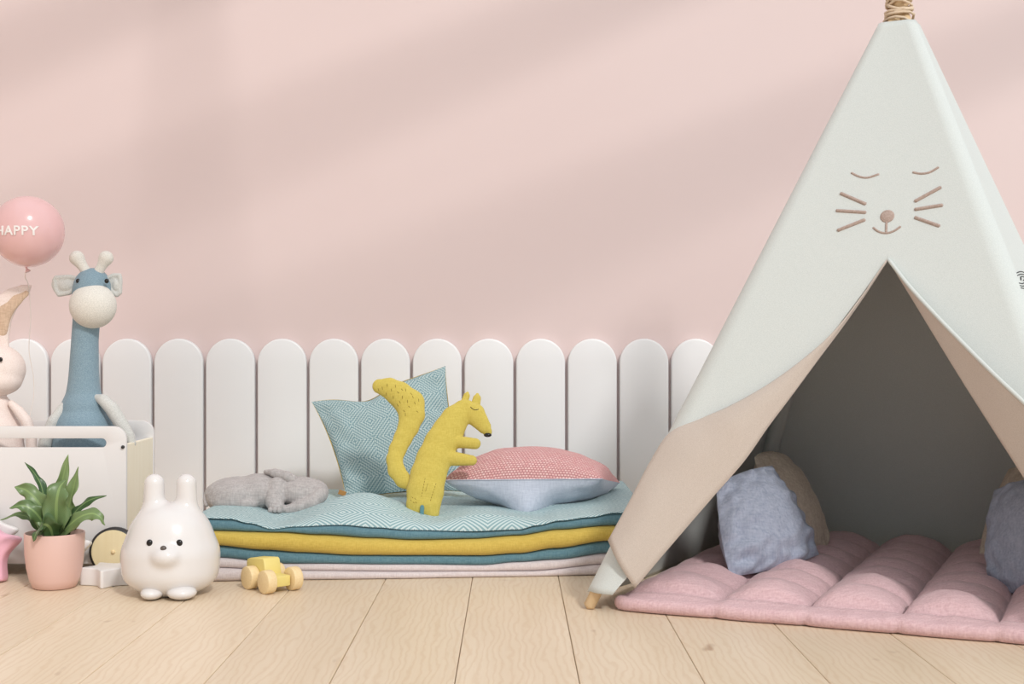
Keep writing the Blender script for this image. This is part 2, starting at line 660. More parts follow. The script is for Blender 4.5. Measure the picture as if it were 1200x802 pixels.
# row of round-topped boards along the back wall
PITCH, PWID, PTOP = 0.1688, 0.1595, 0.622
ol = [(-PWID / 2, 0.0), (PWID / 2, 0.0)]
R_ = PWID / 2
for k in range(25):
    a = PI * k / 24
    ol.append((R_ * math.cos(a), PTOP - R_ + R_ * math.sin(a)))
trim = bpy.data.objects.new('trim_1', None)
trim.location = (0, YB, 0)
trim['kind'] = 'structure'
COL.objects.link(trim)
pme = None
for i in range(-7, 16):
    x = -0.7505 + PITCH * (i - 0)
    if x > 2.2 or x < -2.45:
        continue
    if pme is None:
        o = bm_obj('picket', prism(ol, [], 0.026, 0.0055, 3), M['picket'], trim, True, 35)
        pme = o.data
    else:
        o = link('picket', pme, trim)
    o.location = (x, YB - 0.0265, 0.0)

# ------------------------------------------------------------------ toy cart
CF, CBK = 3.35, 3.62
cart = thing('toy_cart', 'white wooden toy cart with slot handles, birch end panel and round wheels', 'toy cart', (-1.36, 3.48, 0))
CL, CR = -1.712, -1.010
cb, ct = 0.028, 0.388


def cart_side(y0, flip=False):
    r = 0.035
    o = [(CL, cb), (CR, cb)]
    for k in range(9):
        a = PI / 2 * k / 8
        o.append((CR - r + r * math.cos(a), ct - r + r * math.sin(a)))
    for k in range(9):
        a = PI / 2 + PI / 2 * k / 8
        o.append((CL + r + r * math.cos(a), ct - r + r * math.sin(a)))
    s0, s1, zc, rr = CL + .05, CR - .052, 0.3445, 0.0118
    h = []
    for k in range(13):
        a = -PI / 2 + PI * k / 12
        h.append((s1 - rr + rr * math.cos(a), zc + rr * math.sin(a)))
    for k in range(13):
        a = PI / 2 + PI * k / 12
        h.append((s0 + rr + rr * math.cos(a), zc + rr * math.sin(a)))
    return prism(o, [h], 0.013, 0.0015, 2)


o = bm_obj('front_panel', cart_side(0), M['cart_white'], cart, True, 35)
o.location.y = CF
o = bm_obj('back_panel', cart_side(0), M['cart_white'], cart, True, 35)
o.location.y = CBK - 0.013
for x in (CL + 0.008, CR - 0.009):
    plabel(bm_obj('end_panel', box_bm((0.014, CBK - CF - 0.027, 0.31), (x, (CF + CBK) / 2, cb + 0.157), 0.001, 1), M['birch'], cart), 'birch end panel')
bm_obj('cart_bottom', box_bm((CR - CL - 0.04, CBK - CF - 0.03, 0.012), ((CL + CR) / 2, (CF + CBK) / 2, 0.045)), M['birch'], cart)
for x in (CR - 0.008, CL + 0.008):
    v, f = lathe([(0, -0.004), (0.004, -0.004), (0.0046, 0), (0.0046, .004), (0, .004)], 16)
    v = [(a, c, b) for a, b, c in v]
    o = mesh_obj('screw', v, f, M['dark'], cart)
    o.location = (x, CF - 0.001, 0.334)
wx = W(131, 649, 3.31).x
for yy, sgn in ((CF - 0.018, 1), (CBK + 0.018, -1)):
    for x in (wx, CL + (CR - wx)):
        prof = [(0, -.011), (0.056, -.011), (0.0575, -.0095), (0.0575, .011), (0, .011)]
        v, f = lathe(prof, 48)
        wl = mesh_obj('wheel', [(a, c * sgn, b) for a, b, c in v], f, M['wheel'], cart)
        wl.data.set_sharp_from_angle(angle=math.radians(35))
        wl.location = (x, yy, 0.0635)
        v, f = lathe([(0.0574, -.0105), (0.0632, -.0085), (0.0635, 0), (0.0632, .0085), (0.0574, .0105)], 48)
        ty = mesh_obj('tire', [(a, c * sgn, b) for a, b, c in v], f, M['dark'], wl)
        ty.matrix_parent_inverse = Matrix()
        v, f = lathe([(0, -.0155), (.004, -.0155), (.0055, -.013), (.0055, -.010)], 16)
        hb = mesh_obj('hub', [(a, c * sgn, b) for a, b, c in v], f, M['beech'], wl)
        hb.matrix_parent_inverse = Matrix()

# ------------------------------------------------------------------ plush giraffe in the cart
GZ = 3.48
gs = GZ / FOC
G = lambda x, y, dz=0.0: W(x, y, GZ + dz)
gir = thing('plush_giraffe', 'blue plush giraffe with white muzzle and knobbed horns sitting in the toy cart', 'plush toy', (W(99, 600, GZ).x, GZ, 0.052))
blob('body', [chain([(G(106, 350), 20 * gs), (G(101, 378), 15.5 * gs), (G(99.5, 400), 15.5 * gs), (G(98.5, 435), 17 * gs), (G(98, 462), 19 * gs)]),
              chain([(G(98, 462), 18 * gs), (G(98, 480), 26 * gs), (G(99, 505), 35 * gs), (G(99, 540), 38 * gs), (G(99, 594), 40 * gs)]),
              ell(G(108.5, 340), (22.5 * gs, 24 * gs, 26 * gs))], M['gblue'], gir, k=0.012, res=150)
mz = blob('muzzle', [ell(G(109, 358.5, -.026), (27 * gs, 23 * gs, 26.5 * gs))], M['gwhite'], gir, res=40)
plabel(mz, 'white rounded muzzle')
plabel(blob('horn', [chain([(G(106, 326, -.01), 6.5 * gs), (G(97.5, 313, -.01), 5.8 * gs), (G(90.5, 303, -.01), 8.3 * gs)]), ell(G(90, 302.5, -.01), (8.5 * gs, 7 * gs, 8.5 * gs))], M['gwhite'], gir, k=.004, res=40), 'white knobbed horn')
plabel(blob('horn', [chain([(G(112, 326, -.01), 6 * gs), (G(118.5, 313, -.01), 5.6 * gs), (G(124, 303, -.01), 8.0 * gs)]), ell(G(124.5, 302.5, -.01), (8.3 * gs, 7 * gs, 8.3 * gs))], M['gwhite'], gir, k=.004, res=40), 'white knobbed horn')
for outl in ([(92, 327), (82, 324.5), (66, 325.5), (64, 328), (65, 339), (69, 345.5), (81, 343.5), (89, 338)],
             [(126, 326), (133, 323), (140, 323), (141, 329), (140.5, 343), (137, 346), (131, 341), (127, 335)]):
    cxe = sum(p[0] for p in outl) / len(outl); cye = sum(p[1] for p in outl) / len(outl)
    rim = chain([(G(x, y), 2.6 * gs) for x, y in outl + outl[:1]])
    hw = max(p[0] for p in outl) - cxe; hh = max(p[1] for p in outl) - cye
    e = blob('ear', [rim, ell(G(cxe, cye), (hw * gs, 2.0 * gs, hh * gs)), ell(G(cxe + 1, cye + 1, -.003), (hw * .55 * gs, 2.6 * gs, hh * .5 * gs))], M['gear'], gir, k=.002, res=56)
    plabel(e, 'grey white rimmed ear')
for x in (91.5, 125):
    blob('eye', [ell(G(x, 329.5, -.043 if x < 100 else -.043), (2.6 * gs, 2.2 * gs, 2.9 * gs))], M['black'], gir, res=16)
for pts in ([(86, 466, 3), (74, 478, 6), (63, 494, 7.5), (55, 512, 7.5), (48, 540, 8), (48, 575, 8)],
            [(110, 465, 3), (121, 469, 7), (131, 479, 8), (142, 497, 8), (150, 510, 7), (155, 520, 4.5)]):
    a = blob('arm', [chain([(G(x, y, -.018 - .012 * min(i, 2)), r * gs) for i, (x, y, r) in enumerate(pts)])], M['gear'], gir, res=60)
    plabel(a, 'white dangling arm')

# ------------------------------------------------------------------ plush bunny in the cart, balloon on a string
BZ = 3.48
bs = BZ / FOC
bun = thing('plush_bunny', 'cream pink plush bunny with a folded ear, half out of view in the toy cart', 'plush toy', (W(-4, 600, BZ).x, BZ, 0.052))
B = lambda x, y, dz=0.0: W(x, y, BZ + dz)
blob('body', [ell(B(-6, 433), (35 * bs, 30 * bs, 30 * bs)), ell(B(-6, 446, -.01), (31 * bs, 27 * bs, 19 * bs)),
              chain([(B(-5, 462), 9 * bs), (B(-5, 480), 19 * bs), (B(-5, 510), 30 * bs), (B(-5, 560), 36 * bs), (B(-5, 600), 36 * bs)])], M['bcream'], bun, k=.004, res=110, fuzz=.0004)
for sgn, pts in ((1, [(2, 408, 9), (-2, 385, 13), (2, 362, 15), (15, 349, 11), (27, 341, 7), (35, 336.5, 3)]),
                 (-1, [(-16, 408, 9), (-20, 370, 14), (-22, 330, 14), (-22, 300, 9)])):
    blob('ear', [chain([(B(x, y, .004 * i), r * bs) for i, (x, y, r) in enumerate(pts)], flat=.45, k=.01)], M['bcream'], bun, res=64)
    q = [(x + (3 if sgn > 0 else 0), y + (3 if sgn > 0 else 0), r * .62) for x, y, r in pts[1:-1]]
    plabel(blob('inner_ear', [chain([(B(x, y, .004 * (i + 1) - r * bs * .42), r * bs) for i, (x, y, r) in enumerate(q)], flat=.4, k=.01)], M['btan'], bun, res=48), 'tan ear lining')
for x in (0.5, -24):
    blob('eye', [ell(B(x, 421.5, -.062), (2.6 * bs, 2 * bs, 2.8 * bs))], M['black'], bun, res=16)
blob('nose', [ell(B(-12, 436, -.071), (3 * bs, 2 * bs, 2 * bs))], M['btan'], bun, res=16)
for pts in ([(13, 473, 4), (22, 482, 6), (31, 494, 6.5), (37, 512, 6), (37, 530, 6)], [(-22, 473, 4), (-32, 482, 6), (-42, 498, 6.5), (-47, 515, 6)]):
    blob('arm', [chain([(B(x, y, -.02), r * bs) for x, y, r in pts])], M['bcream'], bun, res=50)

LZ = 3.44
ls = LZ / FOC
bc = W(33, 271, LZ)
bal = thing('balloon', 'shiny pink balloon with raised white HAPPY lettering above the plush bunny', 'balloon', W(31, 318, LZ))
prof = []
RB = 41 * ls
for k in range(33):
    a = -PI / 2 + PI * k / 32
    r = RB * math.cos(a)
    z = RB * math.sin(a) * (1.0 if a > 0 else 1.03)
    prof.append((max(r, 0.0), z))
v, f = lathe(prof, 48)
mesh_obj('skin', [Vector(p) + bc for p in v], f, M['balloon'], bal)
kn = W(31, 314, LZ)
v, f = lathe([(0.004, .006), (0.003, .001), (.0024, -.002), (.0045, -.006), (.0075, -.010), (.0078, -.0115), (.003, -.009), (0, -.009)], 16)
rt = Matrix.Rotation(-0.35, 3, 'Y')
mesh_obj('knot', [rt @ Vector(p) + kn for p in v], f, M['balloon'], bal)
sp = catmull([W(31, 317, LZ), W(29.5, 325, LZ + .03), W(33.5, 336, LZ + .05), W(36, 370, LZ + .07), W(34, 410, LZ + .08), W(39, 440, LZ + .08), W(39.5, 465, LZ + .07), W(35, 488, LZ + .045), W(35, 500, LZ + .03)], 8)
v, f = tube(sp, 0.0011, 6)
mesh_obj('string', v, f, M['string'], bal)
cu = bpy.data.curves.new('lettering', 'FONT')
cu.body = 'HAPPY'
cu.size = 15.6 * ls
cu.space_character = 1.12
cu.align_x = 'CENTER'
cu.extrude = 0.0014
cu.offset = 0.0004
cu.bevel_depth = 0.0003
to = bpy.data.objects.new('lettering_source', cu)
COL.objects.link(to)
dg = bpy.context.evaluated_depsgraph_get()
lm = bpy.data.meshes.new_from_object(to.evaluated_get(dg))
bpy.data.objects.remove(to)
lm.materials.clear(); lm.materials.append(M['lettering'])
xs = [v.co.x for v in lm.vertices]; ys = [v.co.y for v in lm.vertices]
sc_ = 47 * ls / (max(xs) - min(xs))         # the word runs from behind the frame's edge to 9 px right of the balloon's middle
for vv in lm.vertices:
    x, y, z = vv.co
    x = (x - max(xs)) * sc_ + 24.5 * ls
    y = (y - (min(ys) + max(ys)) / 2) * sc_ - 2.6 * ls
    dr = Vector((x, -math.sqrt(max(1e-6, RB * RB - x * x - y * y)), y)).normalized()
    vv.co = bc + dr * (RB + 0.0008 + z)
o = link('lettering', lm, bal)
plabel(o, 'white raised letters reading HAPPY')


# ------------------------------------------------------------------ star shaped toys
def star_mesh(R, th, inner=0.52, bev=.006, puff=0.0):
    out = []
    n = 5
    pts = []
    for k in range(10):
        a = PI / 2 + PI * k / 5
        r = R if k % 2 == 0 else R * inner
        pts.append(Vector((r * math.cos(a), r * math.sin(a), 0)))
    m = len(pts)
    for k in range(m):                       # round every corner
        a, b, c = pts[k - 1], pts[k], pts[(k + 1) % m]
        cut = 0.30 if k % 2 == 0 else 0.36
        p0, p1 = b.lerp(a, cut), b.lerp(c, cut)
        for t in (0, .2, .4, .6, .8, 1):
            q = p0.lerp(b, t).lerp(b.lerp(p1, t), t)
            out.append((q.x, q.y))
    return prism(out, [], th, bev, 3)


def star(label, loc, R, th, mat, tilt, roll=0.0, yaw_=0.0, bev=.006):
    o = bm_obj('star_block', star_mesh(R, th, bev=bev), mat, None, True, 50)
    bmv = o.data
    o.rotation_euler = (tilt, roll, yaw_)
    o.location = loc
    return tag(o, label, 'star toy')


star('pink star-shaped block standing on its points at the left edge of the floor', W(-22, 645, 3.235), 0.104, 0.04, M['star_pink'], -0.12, 0.0, -0.1, .009)
star('white star-shaped block leaning on the toy cart behind the pink star', W(-21, 628, 3.295), 0.096, 0.025, M['star_white'], -0.12, .15)
star('white star-shaped block standing hidden behind the pink plant pot', W(67.5, 648, 3.275), 0.092, 0.028, M['star_white'], -0.14)
fs = star('white star-shaped block lying flat between plant pot and white rabbit', (-1.012, 3.222, 0.0445), 0.078, 0.044, M['star_white'], -PI / 2, 0, PI + .02, .003)

# ------------------------------------------------------------------ potted fern
PZ = 3.175
ps = PZ / FOC
pc = Vector((W(64, 660, PZ).x, PZ, 0))
plant = thing('potted_plant', 'green wavy-leaved plant in a smooth pink pot on the floor', 'plant', pc)
prof = [(0, 0), (.046, 0), (.052, .003), (.060, .022), (.0665, .05), (.0705, .085), (.072, .134), (.0714, .1365), (.0695, .1365), (.0685, .134), (.067, .112), (0, .112)]
v, f = lathe(prof, 56)
o = mesh_obj('pot', [Vector(p) + pc for p in v], f, M['pot'], plant)
o.data.set_sharp_from_angle(angle=math.radians(50))
sv, sf = [], []
for i in range(8):
    for k in range(32):
        r = .0668 * i / 7
        a = 2 * PI * k / 32
        sv.append(pc + Vector((r * math.cos(a), r * math.sin(a), .120 + .009 * noise.noise(Vector((r * math.cos(a) * 60, r * math.sin(a) * 60, 3))) - .002 * i / 7)))
for i in range(7):
    for k in range(32):
        sf.append((i * 32 + k, i * 32 + (k + 1) % 32, (i + 1) * 32 + (k + 1) % 32, (i + 1) * 32 + k))
mesh_obj('soil', sv, sf, M['soil'], plant)


def leaf(path, width, face, wave=.25, fold=.25, seed=0):
    """path: px points with depth offset; width px; face: sideways direction for the blade"""
    pts = catmull([W(x, y, PZ + dz) for x, y, dz in path], 10)
    n = len(pts)
    V, F, U = [], [], []
    mcols = 7
    for i, p in enumerate(pts):
        t = i / (n - 1)
        tg = (pts[min(i + 1, n - 1)] - pts[max(i - 1, 0)]).normalized()
        s = Vector(face)
        s = (s - tg * s.dot(tg)).normalized()
        nrm = s.cross(tg)
        wd = width * ps * .5 * (math.sin(PI * min(1, (t * .86 + .14)) ** 0.9) ** .75) if t < 1 else 0
        wd = max(wd, 0.0006)
        for j in range(mcols):
            u = j / (mcols - 1) * 2 - 1
            off = wd * (fold * abs(u) ** 1.3 + wave * u * u * math.sin(t * 17 + seed + (1.3 if u > 0 else 0)))
            V.append(p + s * (u * wd) + nrm * off + s * (u * abs(u) * wd * .16 * math.sin(t * 21 + seed * 2 + u)))
            U.append(((u + 1) / 2, t))
    for i in range(n - 1):
        for j in range(mcols - 1):
            a = i * mcols + j
            F.append((a, a + 1, a + mcols + 1, a + mcols))
    o = mesh_obj('leaf', V, F, M['leaf'], plant, True, U)
    md = o.modifiers.new('thick', 'SOLIDIFY'); md.thickness = 0.0007; md.offset = 0
    return o


X = (1, 0, 0); D = (.3, 1, 0.2); Dl = (-.3, .8, .5)
leaf([(68, 628, .01), (70, 600, .02), (72, 570, .022), (80, 533, .01)], 19, (1, .25, 0), .55, .3, 1)
leaf([(72, 628, .0), (78, 605, .012), (85, 578, .014), (92, 547, .01)], 19, (1, -.4, .1), .5, .35, 2)
leaf([(66, 630, -.01), (66, 610, -.035), (66.5, 588, -.045), (70, 572, -.040), (77, 563, -.03)], 29, (1, 0, 0), .30, .25, 3)
leaf([(60, 626, .0), (54, 600, .012), (49, 572, .02), (41, 556, .02), (29, 542, .01)], 10, (.5, .6, .5), .4, .2, 4)
leaf([(62, 628, -.01), (54, 606, -.022), (44, 588, -.03), (31, 575, -.03), (17, 571, -.03)], 24, (.45, .25, .8), .5, .2, 5)
leaf([(60, 630, -.01), (50, 612, -.03), (38, 598, -.05), (26, 593, -.055), (11, 596, -.06)], 18, (.4, .5, .8), .55, .2, 6)
leaf([(56, 630, 0), (44, 617, -.01), (34, 607, -.015), (20, 604, -.02), (0, 610, -.02)], 11, (.2, .7, .6), .35, .2, 7)
leaf([(62, 629, -.04), (58, 618, -.062), (51, 615, -.074), (44, 622, -.084), (39, 635, -.088)], 27, (.6, -.2, .75), .3, .1, 8)
leaf([(72, 628, 0), (81, 610, .0), (92, 596, -.005), (106, 586, -.01), (125, 581, -.01)], 13, (-.3, .6, .7), .3, .2, 9)
leaf([(70, 630, -.015), (80, 617, -.04), (94, 606, -.055), (108, 602, -.06), (118, 607, -.062), (123, 616, -.062)], 17, (-.2, .5, .8), .35, .15, 10)
leaf([(70, 630, -.01), (77, 620, -.02), (85, 612, -.03), (92, 607, -.03)], 16, (-.5, .2, .8), .2, .3, 11)
leaf([(58, 628, .02), (50, 605, .035), (44, 596, .045), (36, 590, .05)], 13, (.5, .5, .6), .2, .3, 12)

# ------------------------------------------------------------------ white ceramic rabbit
RZ = 3.085
rs = RZ / FOC
Rb = lambda x, y, dz=0.0: W(x, y, RZ + dz)
rab = thing('rabbit_figurine', 'glossy white ceramic rabbit with two upright ears on the wooden floor', 'figurine', (Rb(200, 700).x, RZ, 0))
body = blob('body', [ell(Rb(200, 651), (57.5 * rs, 50 * rs, 46 * rs)), ell(Rb(200, 670), (54 * rs, 48 * rs, 27 * rs)), ell(Rb(200, 624), (47 * rs, 42 * rs, 35 * rs)),
              chain([(Rb(180, 606), 13 * rs), (Rb(181, 567), 11.5 * rs)]), chain([(Rb(219.5, 606), 12.5 * rs), (Rb(218.5, 567), 11.5 * rs)]),
              ell(Rb(193.5, 653, -.100), (13.5 * rs, 10 * rs, 9.5 * rs)),
              ], M['ceramic'], rab, k=0.020, res=110)
for c, r in (((178.5, 695), (13 * rs, 17 * rs, 7.6 * rs)), ((213, 694.5), (17 * rs, 17 * rs, 8.2 * rs))):
    blob('foot', [ell(Rb(c[0], c[1], -.068), r)], M['ceramic'], rab, res=44)
dgc = BVHTree.FromPolygons([v.co[:] for v in body.data.vertices], [p.vertices[:] for p in body.data.polygons])


def on_surface(tree, px, py):
    o = Vector((0, 0, CAM_H)); d = (W(px, py, 3.0) - o).normalized()
    loc, nrm, i, dist = tree.ray_cast(o, d)
    if loc is None:
        return None, None
    if nrm.dot(d) > 0:
        nrm = -nrm
    return loc, nrm


for x, y in ((175.3, 636.5), (210.2, 636.5)):
    p, nrm = on_surface(dgc, x, y)
    blob('eye', [ell(p, (3.7 * rs, 2.6 * rs, 3.9 * rs))], M['black'], rab, res=18)
p, nrm = on_surface(dgc, 191.5, 643)
plabel(blob('nose', [ell(p, (3.6 * rs, 3 * rs, 3.2 * rs))], M['nose'], rab, res=18), 'small grey nose')

# ------------------------------------------------------------------ wooden toy car
hd = Vector((0.66, -0.75, 0)).normalized()          # heading
axl = Vector((0.75, 0.66, 0)).normalized()          # axle direction
wr = 0.0285
car_c = Vector((-0.594, 3.150, 0))
car = thing('toy_car', 'small yellow wooden toy car with natural wood wheels in front of the blankets', 'toy car', car_c)
Rm = Matrix((hd, axl, Vector((0, 0, 1)))).transposed()
pl = [(-0.078, .030), (-0.078, .060), (-0.074, .068), (-.064, .0715), (0.000, .0775), (.006, .073), (.014, .040), (.014, .019), (-.070, .019)]
bm = prism([(a, b) for a, b in pl], [], 0.046, 0.003, 2)
bmesh.ops.translate(bm, vec=(0, -.023, 0), verts=bm.verts)
bmesh.ops.rotate(bm, cent=(0, 0, 0), matrix=Rm, verts=bm.verts)
bmesh.ops.translate(bm, vec=car_c, verts=bm.verts)
bm_obj('cab', bm, M['car_yellow'], car, True, 40)
bm = box_bm((0.120, 0.040, 0.026), (0.000, 0, 0.0275), .003, 2)
bmesh.ops.rotate(bm, cent=(0, 0, 0), matrix=Rm, verts=bm.verts)
bmesh.ops.translate(bm, vec=car_c, verts=bm.verts)
bm_obj('chassis', bm, M['car_yellow'], car, True, 40)
for a in (-0.034, 0.046):
    for s in (-1, 1):
        v, f = lathe([(0, -.013), (.024, -.013), (.0275, -.0115), (wr, -.009), (wr, .009), (.0275, .0115), (.024, .013), (0, .013)], 40)
        c = car_c + hd * a + axl * (s * 0.0365) + Vector((0, 0, wr))
        o = mesh_obj('wheel', [Rm @ Vector((x, z, y)) + c for x, y, z in v], f, M['beech'], car)
        o.data.set_sharp_from_angle(angle=math.radians(40))
    v, f = tube([car_c + hd * a - axl * .026 + Vector((0, 0, wr)), car_c + hd * a + axl * .026 + Vector((0, 0, wr))], .004, 10)
    mesh_obj('axle', v, f, M['beech'], car)

# ------------------------------------------------------------------ folded blankets
SX0, SX1 = -0.80, 0.345


def interp(tab, x):
    if x <= tab[0][0]:
        return tab[0][1]
    for (a, b), (c, d) in zip(tab, tab[1:]):
        if x <= c:
            t = (x - a) / (c - a)
            t = t * t * (3 - 2 * t)
            return b + (d - b) * t
    return tab[-1][1]


def yfront(x):
    return 3.235 + (x - SX0) / (SX1 - SX0) * 0.10


def yback(x):
    return 4.03 + (x - SX0) * 0.02


def hrow(tab, off=0.0):
    """table of px heights along the front edge -> height(x)"""
    def f(x):
        d = yfront(x)
        px = CX + x / d * FOC
        return max(0.0, CAM_H - (interp(tab, px) - HZ) / FOC * d) + off
    return f


T_pat = [(236, 607), (270, 608), (292, 613), (320, 620), (345, 617), (400, 615), (440, 618), (480, 621), (550, 622.5), (607, 620.5), (630, 615.5), (656, 610), (692, 606), (720, 601)]
T_teal = [(236, 623), (300, 624), (327, 624), (374, 627), (437, 631), (480, 633), (554, 632), (607, 628), (656, 621.5), (714, 617)]
T_yel = [(250, 640), (310, 646), (352, 649), (416, 652), (480, 652), (565, 652.5), (607, 650), (650, 644), (714, 635)]
T_te2 = [(250, 655), (331, 662), (374, 662), (480, 663), (565, 663.7), (607, 660), (650, 657.5), (714, 650)]
T_wm = [(250, 667), (344, 670.5), (480, 671.5), (560, 671), (620, 671), (714, 663)]
H_pat, H_teal, H_yel, H_te2, H_wm = map(hrow, (T_pat, T_teal, T_yel, T_te2, T_wm))
H_0 = lambda x: 0.0005


def layer(name, hb, ht, mat, parent, inset=0.0, x0=SX0, x1=SX1, seed=0, ns=110):
    V, F = [], []
    na = 9
    ncs = None
    for i in range(ns + 1):
        x = x0 + (x1 - x0) * i / ns
        e = min(1.0, min(i, ns - i) / ns * (x1 - x0) / 0.02 + 0.02)
        e = math.sqrt(1 - (1 - e) ** 2)
        b, t = hb(x), ht(x)
        m, hh = (b + t) / 2, (t - b) / 2 * e
        yf = yfront(x) + inset + 0.004 * noise.noise(Vector((x * 6, seed * 7.3, 0)))
        yb_ = yback(x) - 0.01
        cs = [(yb_, m - hh)]
        r = max(hh, .004) * 1.1
        for k in range(na):
            a = -PI / 2 + PI * k / (na - 1)
            cs.append((yf + r - r * math.cos(a), m + hh * (abs(math.sin(a)) ** .8) * (1 if a > 0 else -1)))
        cs.append((yf + .25, m + hh)); cs.append((yb_, m + hh))
        ncs = len(cs)
        for y, z in cs:
            V.append((x, y, max(z, 0.0004)))
    for i in range(ns):
        for j in range(ncs):
            a, b = i * ncs + j, i * ncs + (j + 1) % ncs
            F.append((a, a + ncs, b + ncs, b))
    F.append(tuple(range(ncs)))
    F.append(tuple(ns * ncs + j for j in reversed(range(ncs))))
    return mesh_obj(name, V, F, mat, parent)


mid = lambda a, b: (lambda x: (a(x) + b(x)) / 2)
bl = thing('folded_blanket', 'off-white folded blanket at the bottom of the blanket stack', 'blanket', (-.2, 3.6, 0), 'folded blankets in the stack')
layer('fold', H_0, H_wm, M['offwhite'], bl, 0.004, seed=1)
layer('fold', H_wm, H_te2, M['offwhite'], bl, 0.010, seed=2)
bl = thing('folded_blanket', 'plain teal folded blanket under the yellow one in the blanket stack', 'blanket', (-.2, 3.6, .05), 'folded blankets in the stack')
layer('cover', H_te2, H_yel, M['teal'], bl, 0.008, seed=3)
bl = thing('folded_blanket', 'mustard yellow folded blanket in the middle of the blanket stack', 'blanket', (-.2, 3.6, .08), 'folded blankets in the stack')
layer('cover', H_yel, H_teal, M['yellow'], bl, -0.004, seed=4)
quilt = thing('quilt', 'diamond-patterned pale teal quilt with teal underside on top of the blanket stack', 'quilt', (-.2, 3.6, .11), 'folded blankets in the stack')
plabel(layer('lining', H_teal, H_pat, M['teal'], quilt, 0.0, SX0 - .01, seed=5), 'plain teal underside')


def gz(x, s):
    return math.exp(-(x / s) ** 2)


def quilt_h(x, y):
    h = 0.150
    h += 0.052 * math.exp(-((x + .40) / .13) ** 2) * gz(y - 3.44, .13)
    h += 0.012 * gz(x + .75, .2) * gz(y - 3.3, .2)
    h -= 0.020 * gz(x + .605, .07) * gz(y - 3.33, .14)
    h -= 0.010 * gz(x + .20, .07) * gz(y - 3.37, .12)
    h += 0.012 * gz(x + .06, .09) * gz(y - 3.42, .12)
    h -= 0.010 * gz(x - .04, .10) * gz(y - 3.47, .1)
    h += 0.026 * gz(x - .36, .16)
    h += 0.006 * noise.noise(Vector((x * 5, y * 5, 1.7))) + .003 * noise.noise(Vector((x * 13, y * 13, 4.7)))
    return h


V, F, U = [], [], []
ns, nd = 150, 80
for i in range(ns + 1):
    x = SX0 - .012 + (SX1 - SX0 + .024) * i / ns
    yf, yb_ = yfront(x) - .001, yback(x)
    for j in range(nd + 1):
        t = (j / nd) ** 1.5
        y = yf + (yb_ - yf) * t
        dist = min(y - yf, yb_ - y, (x - SX0 + .012) * 1.0, (SX1 + .012 - x) * 1.0)
        r = 0.055
        q = min(1.0, max(dist, 0) / r)
        e = math.sqrt(max(0, 1 - (1 - q) ** 2))
        hb = H_pat(x) - 0.001
        H = max(quilt_h(x, y), hb + .006)
        V.append((x, y, hb + (H - hb) * e))
        arc = (y - yf) + (H - hb) * e * .8
        U.append((x, arc))
nq = nd + 1
for i in range(ns):
    for j in range(nd):
        a = i * nq + j
        F.append((a, a + nq, a + nq + 1, a + 1))
cov = mesh_obj('cover', V, F, M['quilt'], quilt, True, U)
plabel(cov, 'pale teal cover woven with concentric diamonds')
st = []
for i in range(0, 190):
    x = SX0 + (SX1 - SX0) * i / 190
    p = Vector((x, yfront(x) - .0015, H_pat(x) - .0005)); q_ = Vector((x + .003, yfront(x + .003) - .0015, H_pat(x + .003) - .0005))
    st.append(tube([p, q_], .0008, 4))
v, f = join_vf(st)
o = mesh_obj('stitching', v, f, M['teal'], quilt)
o['kind'] = 'stuff'


